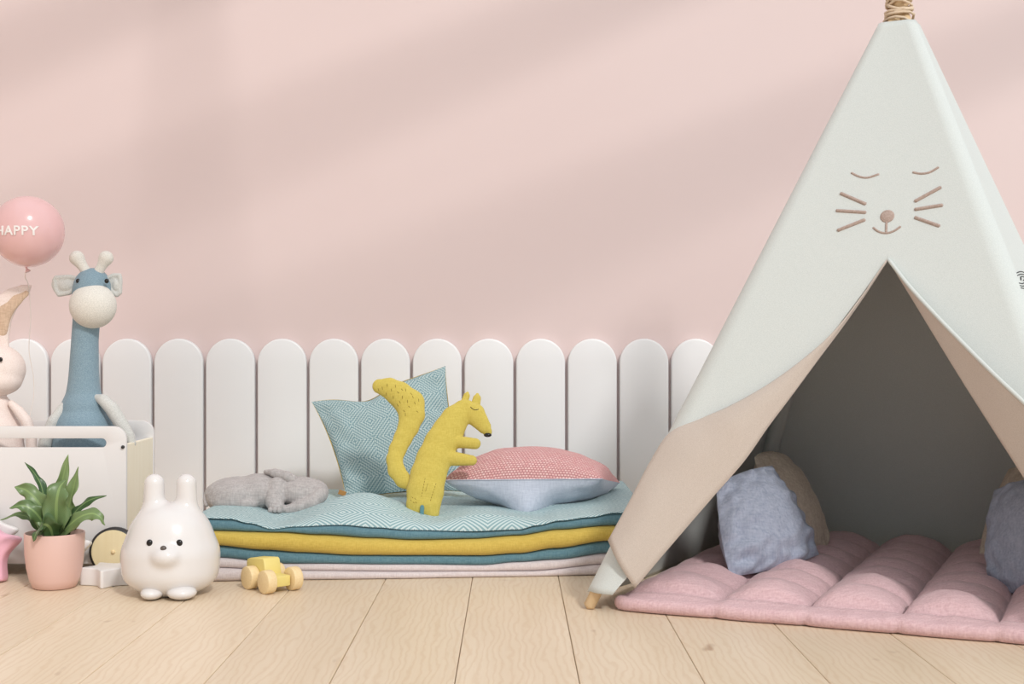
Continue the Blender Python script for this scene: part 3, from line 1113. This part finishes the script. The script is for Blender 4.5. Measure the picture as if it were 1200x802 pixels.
# ------------------------------------------------------------------ cushions
def pillow(parent, c, th, matA, matB, nameA='front_cover', nameB='back_cover', pinch=.07, n=40, q=.55, wr=.006, seed=0, bulge=(1, 1), wfreq=14, dent=None, pinch2=None):
    """c = TL, TR, BR, BL world corners; front half bulges towards the viewer side"""
    TL, TR, BR, BL = [Vector(p) for p in c]
    nr = (TR - TL + BR - BL).cross(BL - TL + BR - TR).normalized()   # right x down
    out = []
    wdt = ((TR - TL).length + (BR - BL).length) / 2
    hgt = ((BL - TL).length + (BR - TR).length) / 2
    for side, mat, nm in ((-1, matA, nameA), (1, matB, nameB)):
        V, F, U = [], [], []
        for i in range(n + 1):
            for j in range(n + 1):
                u, v = i / n * 2 - 1, j / n * 2 - 1
                u = math.sin(u * PI / 2) * .35 + u * .65
                v = math.sin(v * PI / 2) * .35 + v * .65
                pn = pinch2 if (side > 0 and pinch2 is not None) else pinch
                uu = u * (1 - pn * (1 - v * v))
                vv = v * (1 - pn * (1 - u * u))
                a, b = (uu + 1) / 2, (vv + 1) / 2
                p = TL.lerp(TR, a).lerp(BL.lerp(BR, a), b)
                e = max(0.0, (1 - u * u) * (1 - v * v))
                t = th * e ** q * bulge[0 if side < 0 else 1]
                edge = (1 - e) * min(1, e * 14)
                wv = wr * edge * noise.noise(Vector((u * wfreq * .35 + seed, v * wfreq * .35, side * 3.1 + seed))) * 2
                wv += wr * .5 * noise.noise(Vector((u * 3 + seed * 2, v * 3, side * 2.0))) * min(1, e * 4)
                p = p + nr * (side * (t + wv))
                if dent:
                    p = p + (BL - TL).normalized() * (dent[2] * math.exp(-((u - dent[0]) / dent[1]) ** 2) * ((1 - v) / 2) ** 3)
                V.append(p)
                U.append((a * wdt, b * hgt))
        m_ = n // 2
        for i in range(n + 1):                      # cloth lengths along the surface, from the middle outwards
            for j in range(n + 1):
                U[i * (n + 1) + j] = [0.0, 0.0]
        for i in range(n + 1):
            for st_ in (1, -1):
                acc = 0.0
                j = m_
                while 0 <= j + st_ <= n:
                    acc += (V[i * (n + 1) + j + st_] - V[i * (n + 1) + j]).length
                    j += st_
                    U[i * (n + 1) + j][1] = acc * st_
        for j in range(n + 1):
            for st_ in (1, -1):
                acc = 0.0
                i = m_
                while 0 <= i + st_ <= n:
                    acc += (V[(i + st_) * (n + 1) + j] - V[i * (n + 1) + j]).length
                    i += st_
                    U[i * (n + 1) + j][0] = acc * st_
        for i in range(n):
            for j in range(n):
                a = i * (n + 1) + j
                qd = (a, a + n + 1, a + n + 2, a + 1)
                F.append(qd if side > 0 else qd[::-1])
        o = mesh_obj(nm, V, F, mat, parent, True, U)
        out.append(o)
    return out


cus = thing('teal_cushion', 'teal and white zigzag woven cushion with yellow back, propped upright behind the squirrel', 'cushion', W(465, 580, 3.72))
tc = (W(365, 471, 3.89), W(522, 429, 3.93), W(549, 577, 3.80), W(406, 586, 3.74))
a, b = pillow(cus, tc, 0.050, M['cushion'], M['cushion_back'], pinch=.08, seed=3, wr=.006, dent=(-.25, .34, .034), pinch2=.066)
plabel(b, 'plain yellow back')
o = bm_obj('tag', box_bm((.022, .003, .014), W(401, 578, 3.70), .001, 1, Matrix.Rotation(.35, 3, 'Y')), M['orange_tag'], cus)
plabel(o, 'tan leather tag at the corner')

pp = thing('pink_pillow', 'square pillow with pink basket-weave top and light blue underside, lying on the quilt', 'pillow', W(615, 600, 3.6))
pcn = (W(556, 552, 3.76), W(727, 566, 3.82), W(706, 561.5, 3.52), W(519, 563, 3.50))
a, b = pillow(pp, pcn, 0.098, M['basket'], M['lightblue'], 'top_cover', 'bottom_cover', pinch=.02, q=.5, wr=.004, seed=9, bulge=(.92, .88))
plabel(b, 'light blue linen underside'); plabel(a, 'pink basket-weave top')
# folded keel where the front corner of the pillow's underside rests on the quilt
for me_, s in ((b.data, 1),):
    for v in me_.vertices:
        kx = math.exp(-((v.co.x - 0.04) / .05) ** 2)
        dn = max(0, min(1, (.215 - v.co.z) / .05))
        v.co.y -= .05 * dn * kx
        v.co.z = max(v.co.z - .035 * dn * kx, .142)
sm = []
BLc, BRc = pcn[3], pcn[2]
n_ = 40
edge = [a.data.vertices[i * (n_ + 1) + n_].co.copy() + Vector((0, -.001, 0)) for i in range(n_ + 1)]
v, f = tube(edge, .0014, 6)
mesh_obj('piping', v, f, M['lightblue'], pp)

# ------------------------------------------------------------------ yellow squirrel
SQ = 3.42
ss = SQ / FOC
kx_ = 1 / 4.22


def S(x, y, dz=0.0):
    X_, Y_ = 430 + x * kx_, 425 + y * kx_
    lean = (608 - Y_) / 180 * 0.11          # leans back onto the cushion
    d = SQ + lean
    return W(X_, Y_, d + dz)


r_ = ss * kx_
sq = thing('plush_squirrel', 'flat yellow plush squirrel with curled tail leaning on the teal cushion', 'plush toy', S(280, 770))
bodyc = [(278, 700, 82), (288, 640, 88), (303, 560, 86), (330, 480, 84), (366, 400, 80), (402, 340, 76), (436, 280, 66), (475, 235, 52)]
blob('body', [chain([(S(x, y), r * r_) for x, y, r in bodyc], flat=.5, k=.012),
              chain([(S(495, 225), 42 * r_), (S(530, 255), 56 * r_), (S(580, 318), 36 * r_), (S(597, 343), 24 * r_)], flat=.55),
              chain([(S(228, 700), 34 * r_), (S(232, 722), 33 * r_)], flat=.7), chain([(S(322, 700), 44 * r_), (S(322, 742), 36 * r_)], flat=.7),
              chain([(S(430, 395), 30 * r_), (S(480, 396, -.008), 30 * r_), (S(536, 402, -.012), 28 * r_)], flat=.75),
              chain([(S(410, 475), 38 * r_), (S(455, 478, -.004), 34 * r_), (S(520, 485, -.004), 26 * r_)], flat=.7),
              ], M['squirrel'], sq, k=.006, res=130, fuzz=.0006, fscale=40)
for pts in ([(482, 195, 18), (493, 165, 17), (497, 152, 9)], [(538, 205, 24), (544, 178, 21), (546, 160, 10)]):
    blob('ear', [chain([(S(x, y), r * r_) for x, y, r in pts], flat=.6)], M['squirrel'], sq, res=32)
tail = [(62, 118, 38), (110, 128, 52), (160, 158, 64), (212, 205, 74), (222, 260, 64), (205, 320, 52), (178, 375, 46), (152, 430, 42), (136, 480, 40), (146, 535, 42), (180, 582, 40), (215, 605, 30)]
tl = blob('tail', [chain([(S(x, y, .010), r * r_) for x, y, r in tail], flat=.5, k=.008)], M['squirrel'], sq, res=110, fuzz=.0006, fscale=40, k=.004)
trees = []
for nm in ('body', 'tail'):
    for o in sq.children:
        if o.name.split('.')[0] == nm:
            trees.append(BVHTree.FromPolygons([v.co[:] for v in o.data.vertices], [p.vertices[:] for p in o.data.polygons]))


def decal_line(tree, pts, rad, off=0.0):
    out = []
    for x, y in pts:
        p, nrm = on_surface(tree, x, y)
        if p is not None:
            out.append(p + nrm * off)
    if len(out) < 2:
        return [], []
    return tube(out, rad, 6)


cr = lambda pts: [(430 + x * kx_, 425 + y * kx_) for x, y in pts]
lst = []
random.seed(5)
for x, y in [(60, 150), (75, 120), (95, 150), (100, 105), (120, 130), (130, 165), (150, 145), (160, 190), (175, 165), (190, 130), (200, 185), (205, 215), (150, 205), (180, 235), (225, 165), (235, 195), (245, 240), (215, 150), (108, 212), (190, 250), (255, 180), (170, 130), (140, 110), (85, 178), (55, 128)]:
    a_ = random.uniform(.5, 1.6)
    lst.append(decal_line(trees[1], cr([(x, y), (x + 10 * math.cos(a_), y + 14 * math.sin(a_))]), .0007))
for x0, y0, x1, y1 in ((288, 572, 268, 670), (342, 598, 312, 690), (300, 600, 290, 640)):
    for k in range(7):
        t0, t1 = k / 7, (k + .6) / 7
        lst.append(decal_line(trees[0], cr([(x0 + (x1 - x0) * t0, y0 + (y1 - y0) * t0), (x0 + (x1 - x0) * t1, y0 + (y1 - y0) * t1)]), .0006))
for x, y in ((222, 665), (236, 672), (228, 690), (240, 690), (215, 680)):
    lst.append(decal_line(trees[0], cr([(x, y), (x + 6, y + 6)]), .0006))
v, f = join_vf([q for q in lst if q[0]])
o = mesh_obj('stitching', v, f, M['stitch'], sq); plabel(o, 'brown stitched marks'); o['kind'] = 'stuff'
v, f = decal_line(trees[0], cr([(512, 220), (520, 228), (532, 234), (544, 234), (552, 231)]), .0010)
o = mesh_obj('closed_eye', v, f, M['black'], sq)
o = blob('nose', [ell(S(597, 359, -.012), (20 * r_, 12 * r_, 11 * r_))], M['black'], sq, res=20); plabel(o, 'black nose')
o = blob('tag', [chain([(S(273, 715, -.022), 11 * r_), (S(272, 750, -.020), 11 * r_)], flat=.3)], M['teal_tag'], sq, res=24); plabel(o, 'small teal tag between the feet')

# ------------------------------------------------------------------ sleeping elephant
EZ = 3.53
es_ = EZ / FOC
E = lambda x, y, dz=0.0: W(x, y, EZ + dz)
ele = thing('plush_elephant', 'grey plush elephant lying asleep on the left of the quilt', 'plush toy', E(310, 598))
blob('body', [ell(E(278, 580), (38 * es_, 34 * es_, 21 * es_)), ell(E(306, 577, .01), (36 * es_, 32 * es_, 22 * es_)),
              ell(E(271, 587, -.03), (28 * es_, 22 * es_, 14 * es_)), ell(E(288, 590, -.05), (16 * es_, 14 * es_, 8 * es_)),
              ell(E(352, 577, -.01), (28 * es_, 26 * es_, 18 * es_)), ell(E(366, 577, -.015), (19 * es_, 19 * es_, 15 * es_)),
              chain([(E(326, 572, -.03), 13 * es_), (E(322, 588, -.06), 11 * es_), (E(324, 595, -.075), 9 * es_)]),
              chain([(E(374, 580, -.045), 10 * es_), (E(366, 589, -.065), 8.5 * es_), (E(352, 594, -.07), 7.5 * es_), (E(338, 597.5, -.07), 6.0 * es_)]),
              ], M['elephant'], ele, k=.006, res=120, fuzz=.0012, fscale=70)
blob('ear', [chain([(E(311, 553, -.005), 2.5 * es_), (E(322, 554.5, -.02), 5 * es_), (E(336, 558.5, -.03), 6 * es_), (E(344, 562, -.03), 5 * es_)], k=.004),
             ], M['elephant'], ele, res=56, fuzz=.001, fscale=80)
for dx in (-4.5, 0.5, 5.5):
    blob('toe', [ell(E(321.5 + dx, 598, -.094), (3 * es_, 3 * es_, 3.4 * es_))], M['elephant'], ele, res=16)
blob('tail', [chain([(E(243, 576, -.02), 3 * es_), (E(240, 586, -.035), 2.2 * es_), (E(242, 592, -.045), 2.6 * es_)])], M['elephant'], ele, res=30)

# ------------------------------------------------------------------ play tent
TA = math.radians(28)
e1 = Vector((math.cos(TA), -math.sin(TA), 0)); e2 = Vector((math.sin(TA), math.cos(TA), 0))
W0 = 0.5885
TC = Vector((0.157, 2.907, 0)) + (e1 + e2) * W0
HT, WT = 1.389, 0.044
SLOPE = (W0 - WT) / HT
TW = lambda h: W0 - SLOPE * h
tent = thing('play_tent', 'white canvas play tent with a sleepy cat face and tied-back door flaps', 'tent', TC)
TP = lambda a, b, h: TC + e1 * a + e2 * b + Vector((0, 0, h))


def front_px(px, py, off=0.0):
    """local (a, h) and world point where the pixel's ray meets the tent front, off metres before it"""
    o = Vector((0, 0, CAM_H)) - TC
    d = W(px, py, 1.0) - Vector((0, 0, CAM_H))
    ob, db = o.dot(e2), d.dot(e2)
    # b + TW(h) + off = 0
    t = -(ob + W0 - SLOPE * CAM_H + off) / (db - SLOPE * d.z)
    p = o + d * t
    return p.dot(e1), p.z, p + TC


def nrm_front():
    return (-e2 + Vector((0, 0, 1)) * SLOPE).normalized()


NF = nrm_front()
Lfold = [(1040, 305), (1010, 349), (985, 385), (942, 444), (900, 500), (860, 558), (800, 622), (745, 688), (735, 701)]
Rfold = [(1040, 305), (1066, 345), (1098, 398), (1130, 450), (1165, 505), (1200, 560), (1240, 625), (1290, 705), (1315, 745), (1340, 790)]
Lf = sorted([front_px(*p)[:2][::-1] for p in Lfold])      # (h, a)
Rf = sorted([front_px(*p)[:2][::-1] for p in Rfold])
HO = max(Lf[-1][0], Rf[-1][0])


def tabl(t, h):
    if h <= t[0][0]:
        return t[0][1] + (h - t[0][0]) * (t[1][1] - t[0][1]) / (t[1][0] - t[0][0])
    for (a, b), (c, d) in zip(t, t[1:]):
        if h <= c:
            return b + (d - b) * (h - a) / (c - a)
    return t[-1][1]


RC = 0.062


def CWID(h):
    return TW(h) + .018 * (1 - h / HT)


def HALF(h):
    w_ = CWID(h)
    r = min(RC * (1 - .65 * h / HT), w_ * .8)
    return w_ - r + r * PI / 4


def wallpt(side, s, h):
    """rounded square cross section; side 0 front,1 right,2 back,3 left; s in [-1,1] from corner to corner (may be clipped)"""
    w_ = CWID(h)
    r = min(RC * (1 - .65 * h / HT), w_ * .8)
    t = abs(s) * HALF(h)
    L_ = w_ - r
    if t <= L_:
        a, b = t, -w_
    else:
        g = (t - L_) / r
        a, b = L_ + r * math.sin(g), -(w_ - r + r * math.cos(g))
    a = math.copysign(a, s)
    b += 0.018 * w_ * max(0, 1 - (t / L_) ** 2) if L_ > 0 else 0
    ca, sa = [(1, 0), (0, 1), (-1, 0), (0, -1)][side]
    return TP(a * ca - b * sa, a * sa + b * ca, h)


HB = 0.040
SE = 1.0


def panel(name, side, mat, rows=60, cols=56, clip=None, hb=HB, ht=HT, hbs=None):
    V, F = [], []
    for i in range(rows + 1):
        h = hb + (ht - hb) * i / rows
        s0, s1 = (-SE, SE)
        if clip:
            s0, s1 = clip(h)
        h0 = h
        for j in range(cols + 1):
            t = j / cols
            # denser near the ends
            t = t + 0.10 * math.sin(2 * PI * t) * -1 * .8
            sv = s0 + (s1 - s0) * t
            if callable(hbs):
                hb_ = hbs(sv)
                h = hb_ + (ht - hb_) * i / rows
            V.append(wallpt(side, sv, h))
    for i in range(rows):
        for j in range(cols):
            a = i * (cols + 1) + j
            F.append((a, a + 1, a + cols + 2, a + cols + 1))
    return V, F


def canvas(name, parts, lab=None):
    v, f = join_vf(parts)
    bm = bmesh.new()
    vs = [bm.verts.new(p) for p in v]
    for q in f:
        try:
            bm.faces.new([vs[i] for i in q])
        except ValueError:
            pass
    bmesh.ops.remove_doubles(bm, verts=bm.verts, dist=0.0006)
    o = bm_obj(name, bm, M['canvas'], tent, True)
    md = o.modifiers.new('thick', 'SOLIDIFY'); md.thickness = 0.003; md.offset = 0
    if lab:
        plabel(o, lab)
    return o


SO = tabl(Lf, HO) / HALF(HO)
topl = panel('f', 0, None, rows=40, cols=36, hb=HO, clip=lambda h: (-SE, SO + (h - HO) / (HT - HO) * (0 - SO)))
topr = panel('f', 0, None, rows=40, cols=36, hb=HO, clip=lambda h: (SO + (h - HO) / (HT - HO) * (0 - SO), SE))
lft = panel('f', 0, None, rows=60, cols=36, ht=HO, clip=lambda h: (-SE, max(-SE + .03, (tabl(Lf, h) - .034 * (1 - h / HO) - .002 * min(1, (HO - h) / .2)) / HALF(h))))
rgt = panel('f', 0, None, rows=60, cols=36, ht=HO, clip=lambda h: (min(SE - .03, (tabl(Rf, h) + .010 * min(1, (HO - h) / .1)) / HALF(h)), SE))
pr = [topl, topr, lft, rgt]
for sd, hbf in ((1, lambda q: .005 + (HB - .005) * max(0, (1 - q) / 2) ** 7), (2, lambda q: .005), (3, lambda q: .005 + (HB - .005) * max(0, (1 + q) / 2) ** 7)):
    pr.append(panel('s', sd, None, rows=60, ht=HO, hbs=hbf))
    pr.append(panel('s', sd, None, rows=40, hb=HO))
fc = canvas('canvas_cover', pr, 'white canvas cover with a triangular door opening')
ft = BVHTree.FromPolygons([v.co[:] for v in fc.data.vertices], [p.vertices[:] for p in fc.data.polygons])


def flap(name, fold, free, offs_fold, offs_free, bulge, wrap, lab):
    V, F = [], []
    rows = 40
    fo = catmull([front_px(x, y, o_)[2] for (x, y), o_ in zip(fold, offs_fold)], 6)
    fr = catmull([front_px(x, y, o_)[2] for (x, y), o_ in zip(free, offs_free)], 6)
    n = len(fo)
    cols = 14
    for i in range(n):
        t = i / (n - 1)
        for j in range(cols + 1):
            s = j / cols
            p = fo[i].lerp(fr[i], s)
            b = bulge * math.sin(PI * s) * min(1, (fo[i] - fr[i]).length / .12)
            p = p + NF * (b + .004 * noise.noise(p * 9) * math.sin(PI * s))
            V.append(p)
        if wrap:                                       # turn the free edge round behind the pole
            for q in range(1, 4):
                k = max(0.0, min(1, (t - .55) / .15))
                V.append(fr[i] + (e2 * 1.0 - e1 * .05) * (.012 * q * k) + Vector((0, 0, -.0005 * q)))
    nc = cols + 1 + (3 if wrap else 0)
    for i in range(n - 1):
        for j in range(nc - 1):
            a = i * nc + j
            F.append((a, a + 1, a + nc + 1, a + nc))
    o = mesh_obj(name, V, F, M['lining'], tent)
    md = o.modifiers.new('thick', 'SOLIDIFY'); md.thickness = 0.003; md.offset = 0
    plabel(o, lab)
    return o, fo, fr


fl, fo1, fr1 = flap('door_flap',
     [(1040, 305), (1012, 348), (986, 385), (960, 420), (930, 461), (900, 501), (872, 541), (838, 580), (800, 624), (770, 659), (744, 690)],
     [(1039, 305), (1008, 350), (980, 386), (948, 416), (905, 448), (860, 474), (820, 492), (785, 508), (762, 542), (738, 588), (713, 634)],
     [.006] * 11, [.012, .014, .016, .02, .022, .024, .024, .024, .022, .022, .022], .022, True, 'beige lined door flap folded back on the left pole')
fl2, fo2, fr2 = flap('door_flap',
     [(1041, 305), (1066, 345), (1098, 398), (1130, 450), (1165, 505), (1200, 560), (1240, 625), (1290, 705)],
     [(1041, 304), (1066, 336), (1098, 371), (1130, 404), (1165, 439), (1200, 472), (1240, 510), (1290, 556)],
     [.004] * 8, [.006, .02, .04, .055, .07, .08, .09, .10], .0, False, 'beige lined door flap opened to the right')
v, f = tube(fr2, .0045, 8)
hm = mesh_obj('flap_hem', v, f, M['canvas'], tent)

# poles, crossing above the canvas
for sx, sy, kx2, ky2 in ((-1, -1, .005, -.004), (1, -1, .004, .005), (1, 1, -.005, .004), (-1, 1, -.004, -.005)):
    foot = TP(sx * (W0 - .0145), sy * (W0 - .0145), 0.006)
    w13 = WT * .45
    mid_ = TP(kx2, ky2, 1.43)
    dirn = (mid_ - foot).normalized()
    if sx < 0 and sy < 0:
        foot = TP(-(W0 - .0135), -(W0 - .0135), .006)
    v, f = tube([foot, foot.lerp(mid_, .5), mid_, mid_ + dirn * .16], .0135, 14)
    mesh_obj('pole', v, f, M['pole'], tent)
    if sy > 0:
        v, f = tube([foot.lerp(mid_, .02), foot.lerp(mid_, .5), foot.lerp(mid_, .93)], [.024, .021, .016], 16, caps=False)
        plabel(mesh_obj('pole_sleeve', v, f, M['canvas'], tent), 'white canvas sleeve sewn round the rear pole')
random.seed(11)
ropes = []
pts = []
for k in range(0, 15 * 12):
    a = 2 * PI * k / 12
    lv = k / (15 * 12)
    hh = 1.395 + lv * .10 + .012 * math.sin(k * .42) + .006 * math.sin(k * .9)
    rr = .036 - .006 * math.sin(lv * PI) + .002 * math.sin(k * 1.7)
    pts.append(TC + Vector((rr * math.cos(a), rr * math.sin(a), hh)))
v, f = tube(pts, .0034, 6)
plabel(mesh_obj('rope', v, f, M['rope'], tent), 'cream cord wound round the crossed poles')

# the cat face
tpx = 3.0 / FOC


def face_line(name, pts, rad_px, lab=None, dense=6):
    P = catmull([Vector((x, y, 0)) for x, y in pts], dense)
    v, f = decal_line(ft, [(p.x, p.y) for p in P], rad_px * tpx, 0.001)
    return mesh_obj(name, v, f, M['embroidery'], tent)


face_line('closed_eye', [(998, 203), (1007, 207.3), (1017, 208.6), (1030, 204.6)], 1.5)
face_line('closed_eye', [(1070, 202.4), (1080, 204), (1090, 202.2), (1100, 196.5)], 1.5)
for a, b in (((985.5, 227), (1014.5, 239.5)), ((980.5, 247.3), (1014.5, 249.4)), ((982, 270.5), (1013.5, 258)), ((1072.5, 236.4), (1102.5, 220)), ((1072.5, 246), (1104.5, 240.9)), ((1072.5, 255.3), (1101, 265.3))):
    face_line('whisker', [a, ((a[0] + b[0]) / 2, (a[1] + b[1]) / 2), b], 2.3)
face_line('mouth', [(1023.5, 267.2), (1029.7, 271.8), (1038.6, 273.7), (1047.5, 271.3), (1055.4, 266)], 1.5)
face_line('nose_stem', [(1039.6, 258), (1038.9, 264), (1038.6, 273)], 1.5)
p, nr_ = on_surface(ft, 1040, 254)
q = nr_.to_track_quat('Z', 'Y').to_matrix()
v, f = lathe([(0, .004), (7.0 * tpx, .004), (8.0 * tpx, .0025), (8.0 * tpx, -.001)], 28)
mesh_obj('nose', [q @ Vector(x) + p for x in v], f, M['embroidery'], tent)
# small printed swirl on the right corner of the canvas
sw = []
for r0, a0, a1 in ((4.0, -2.6, 1.2),):
    sw.append([(1197 + 2.6 * math.cos(t), 327 + 2.6 * math.sin(t)) for t in [a0 + (a1 - a0) * i / 8 for i in range(9)]])
for k, yy in enumerate((320.5, 323.5)):
    sw.append([(1190.5 + i * 1.4 + k * .8, yy + .9 - 2.6 * math.sin(PI * (i + 1) / 9)) for i in range(8)])
for k, yy in enumerate((332.3, 335.3, 338.0)):
    sw.append([(1193.5 + i * 1.3 + k * 1.0, yy + 1.2 * math.sin(PI * i / 6) - .25 * i) for i in range(7)])
vv_, pp_ = [], []
for o in tent.children:
    if 'canvas' in o.name:
        b0 = len(vv_)
        vv_ += [v.co[:] for v in o.data.vertices]; pp_ += [tuple(b0 + k for k in p.vertices) for p in o.data.polygons]
ft = BVHTree.FromPolygons(vv_, pp_)
lst = [decal_line(ft, s, .55 * tpx, .0017) for s in sw]
lst.append(decal_line(ft, [(1195.0, 326.0), (1195.0, 328.5)], 1.3 * tpx, .0012))
v, f = join_vf([q for q in lst if q[0]])
if v:
    plabel(mesh_obj('printed_swirl', v, f, M['ink'], tent), 'small black swirl print on the right corner')

# ------------------------------------------------------------------ tufted floor mat
MA = math.radians(23)
m1 = Vector((math.cos(MA), -math.sin(MA), 0)); m2 = Vector((math.sin(MA) * 1.12, math.cos(MA), 0)).normalized()
M0 = Vector((0.262, 2.893, 0))
CW_, CD_, NC, NR = 0.192, 0.138, 6, 7
V, F, U = [], [], []
per, perd = 18, 16
nx_, ny_ = NC * per, NR * perd


def mat_top(i, j):
    u, v = i / per, j / perd
    fu, fv = (u % 1.0), (v % 1.0)
    if v < .25:                                # rolled border at the front
        return 0.030 + .012 * math.sin(PI * v / .25) * (0.35 + .65 * abs(math.sin(PI * fu)) ** .4)
    fv = ((v - .25) * NR / (NR - .25)) % 1.0
    su, sv = max(0, math.sin(PI * fu)), max(0, math.sin(PI * fv))
    puff = su ** .6 * sv ** .45
    return 0.026 + 0.018 * su ** .5 + .034 * puff


for j in range(ny_ + 1):
    for i in range(nx_ + 1):
        u, v = i / per * CW_, j / perd * CD_
        u = u + .030 * min(1.0, i / per)
        p = M0 + m1 * (u - .017) + m2 * v
        edge = min(i, nx_ - i, j * 1.0, ny_ - j)
        h = mat_top(i, j)
        p = p + m2 * (0.010 * noise.noise(Vector((u * 6, v * 2, 8))) if j < 6 else 0)
        wob = .004 * noise.noise(Vector((u * 14, v * 14, 2))) + .0025 * noise.noise(Vector((u * 40, v * 40, 5)))
        if j == 0:
            h = .034
        V.append((p.x, p.y, h + wob))
        U.append((u, v))
gridn = len(V)
for j in range(ny_):
    for i in range(nx_):
        a = j * (nx_ + 1) + i
        F.append((a, a + 1, a + nx_ + 2, a + nx_ + 1))
# rolled rim round the border down to the floor
loop = [i for i in range(nx_ + 1)] + [j * (nx_ + 1) + nx_ for j in range(1, ny_ + 1)] + [ny_ * (nx_ + 1) + i for i in range(nx_ - 1, -1, -1)] + [j * (nx_ + 1) for j in range(ny_ - 1, 0, -1)]
cm = M0 + m1 * (NC * CW_ / 2) + m2 * (NR * CD_ / 2)
prev = loop
nsteps = 7
for s in range(1, nsteps + 1):
    a = PI * s / nsteps
    cur = []
    for q, vi in enumerate(loop):
        base = Vector(V[vi])
        j_, i_ = divmod(vi, nx_ + 1)
        outd = Vector((0, 0, 0))
        if j_ == 0: outd -= m2
        if j_ == ny_: outd += m2
        if i_ == 0: outd -= m1
        if i_ == nx_: outd += m1
        if outd.length > 0: outd.normalize()
        uu = (i_ / per) if j_ in (0, ny_) else (j_ / perd)
        gath = abs(math.sin(PI * uu)) ** .25
        rr = .022 * (0.55 + .45 * gath)
        top_ = base.z
        z = top_ / 2 + top_ / 2 * math.cos(a) * (0.9 + .1 * gath)
        bul = rr * math.sin(a) ** .8
        V.append(tuple(base + outd * bul + Vector((0, 0, max(z, .0008) - base.z))))
        U.append(U[vi])
        cur.append(len(V) - 1)
    L = len(loop)
    for q in range(L):
        F.append((prev[q], cur[q], cur[(q + 1) % L], prev[(q + 1) % L]))
    prev = cur
F.append(tuple(prev))
mat_o = mesh_obj('floor_mat', V, [f[::-1] if len(f) == 4 and max(f) >= gridn else f for f in F], M['mat'], None, True, U)
bmx = bmesh.new(); bmx.from_mesh(mat_o.data); bmesh.ops.recalc_face_normals(bmx, faces=bmx.faces[:]); bmx.to_mesh(mat_o.data); bmx.free()
tag(mat_o, 'pink tufted floor mat spilling out of the tent onto the floor', 'mat')

# ------------------------------------------------------------------ pillows inside the tent
pi1 = thing('tent_pillow', 'blue linen pillow leaning at the left inside the tent', 'pillow', W(895, 668, 3.12), 'pillows inside the tent')
pillow(pi1, (W(839, 568, 3.15), W(905, 546, 3.28), W(960, 650, 3.20), W(856, 676, 3.04)), .058, M['tentblue'], M['tentblue'], pinch=-.07, seed=21, wr=.011, n=46, q=.6)
pi2 = thing('tent_pillow', 'beige linen pillow behind the blue pillow at the left inside the tent', 'pillow', W(930, 650, 3.36), 'pillows inside the tent')
pillow(pi2, (W(884, 536, 3.36), W(922, 536, 3.50), W(972, 640, 3.44), W(925, 662, 3.27)), .060, M['tentbeige'], M['tentbeige'], pinch=-.12, seed=23, wr=.006, q=.6)
pi3 = thing('tent_pillow', 'blue linen pillow cut by the right edge of view inside the tent', 'pillow', W(1190, 685, 2.95), 'pillows inside the tent')
pillow(pi3, (W(1165, 575, 3.10), W(1262, 560, 2.92), W(1290, 690, 2.80), W(1160, 690, 2.98)), .055, M['tentblue'], M['tentblue'], pinch=-.13, seed=25, wr=.008, n=46, q=.6)
pi4 = thing('tent_pillow', 'beige linen pillow behind the blue one by the right edge of view', 'pillow', W(1180, 645, 3.2), 'pillows inside the tent')
pillow(pi4, (W(1182, 550, 3.30), W(1270, 545, 3.15), W(1260, 655, 3.08), W(1147, 655, 3.22)), .04, M['tentbeige'], M['tentbeige'], pinch=-.13, seed=27, q=.6)
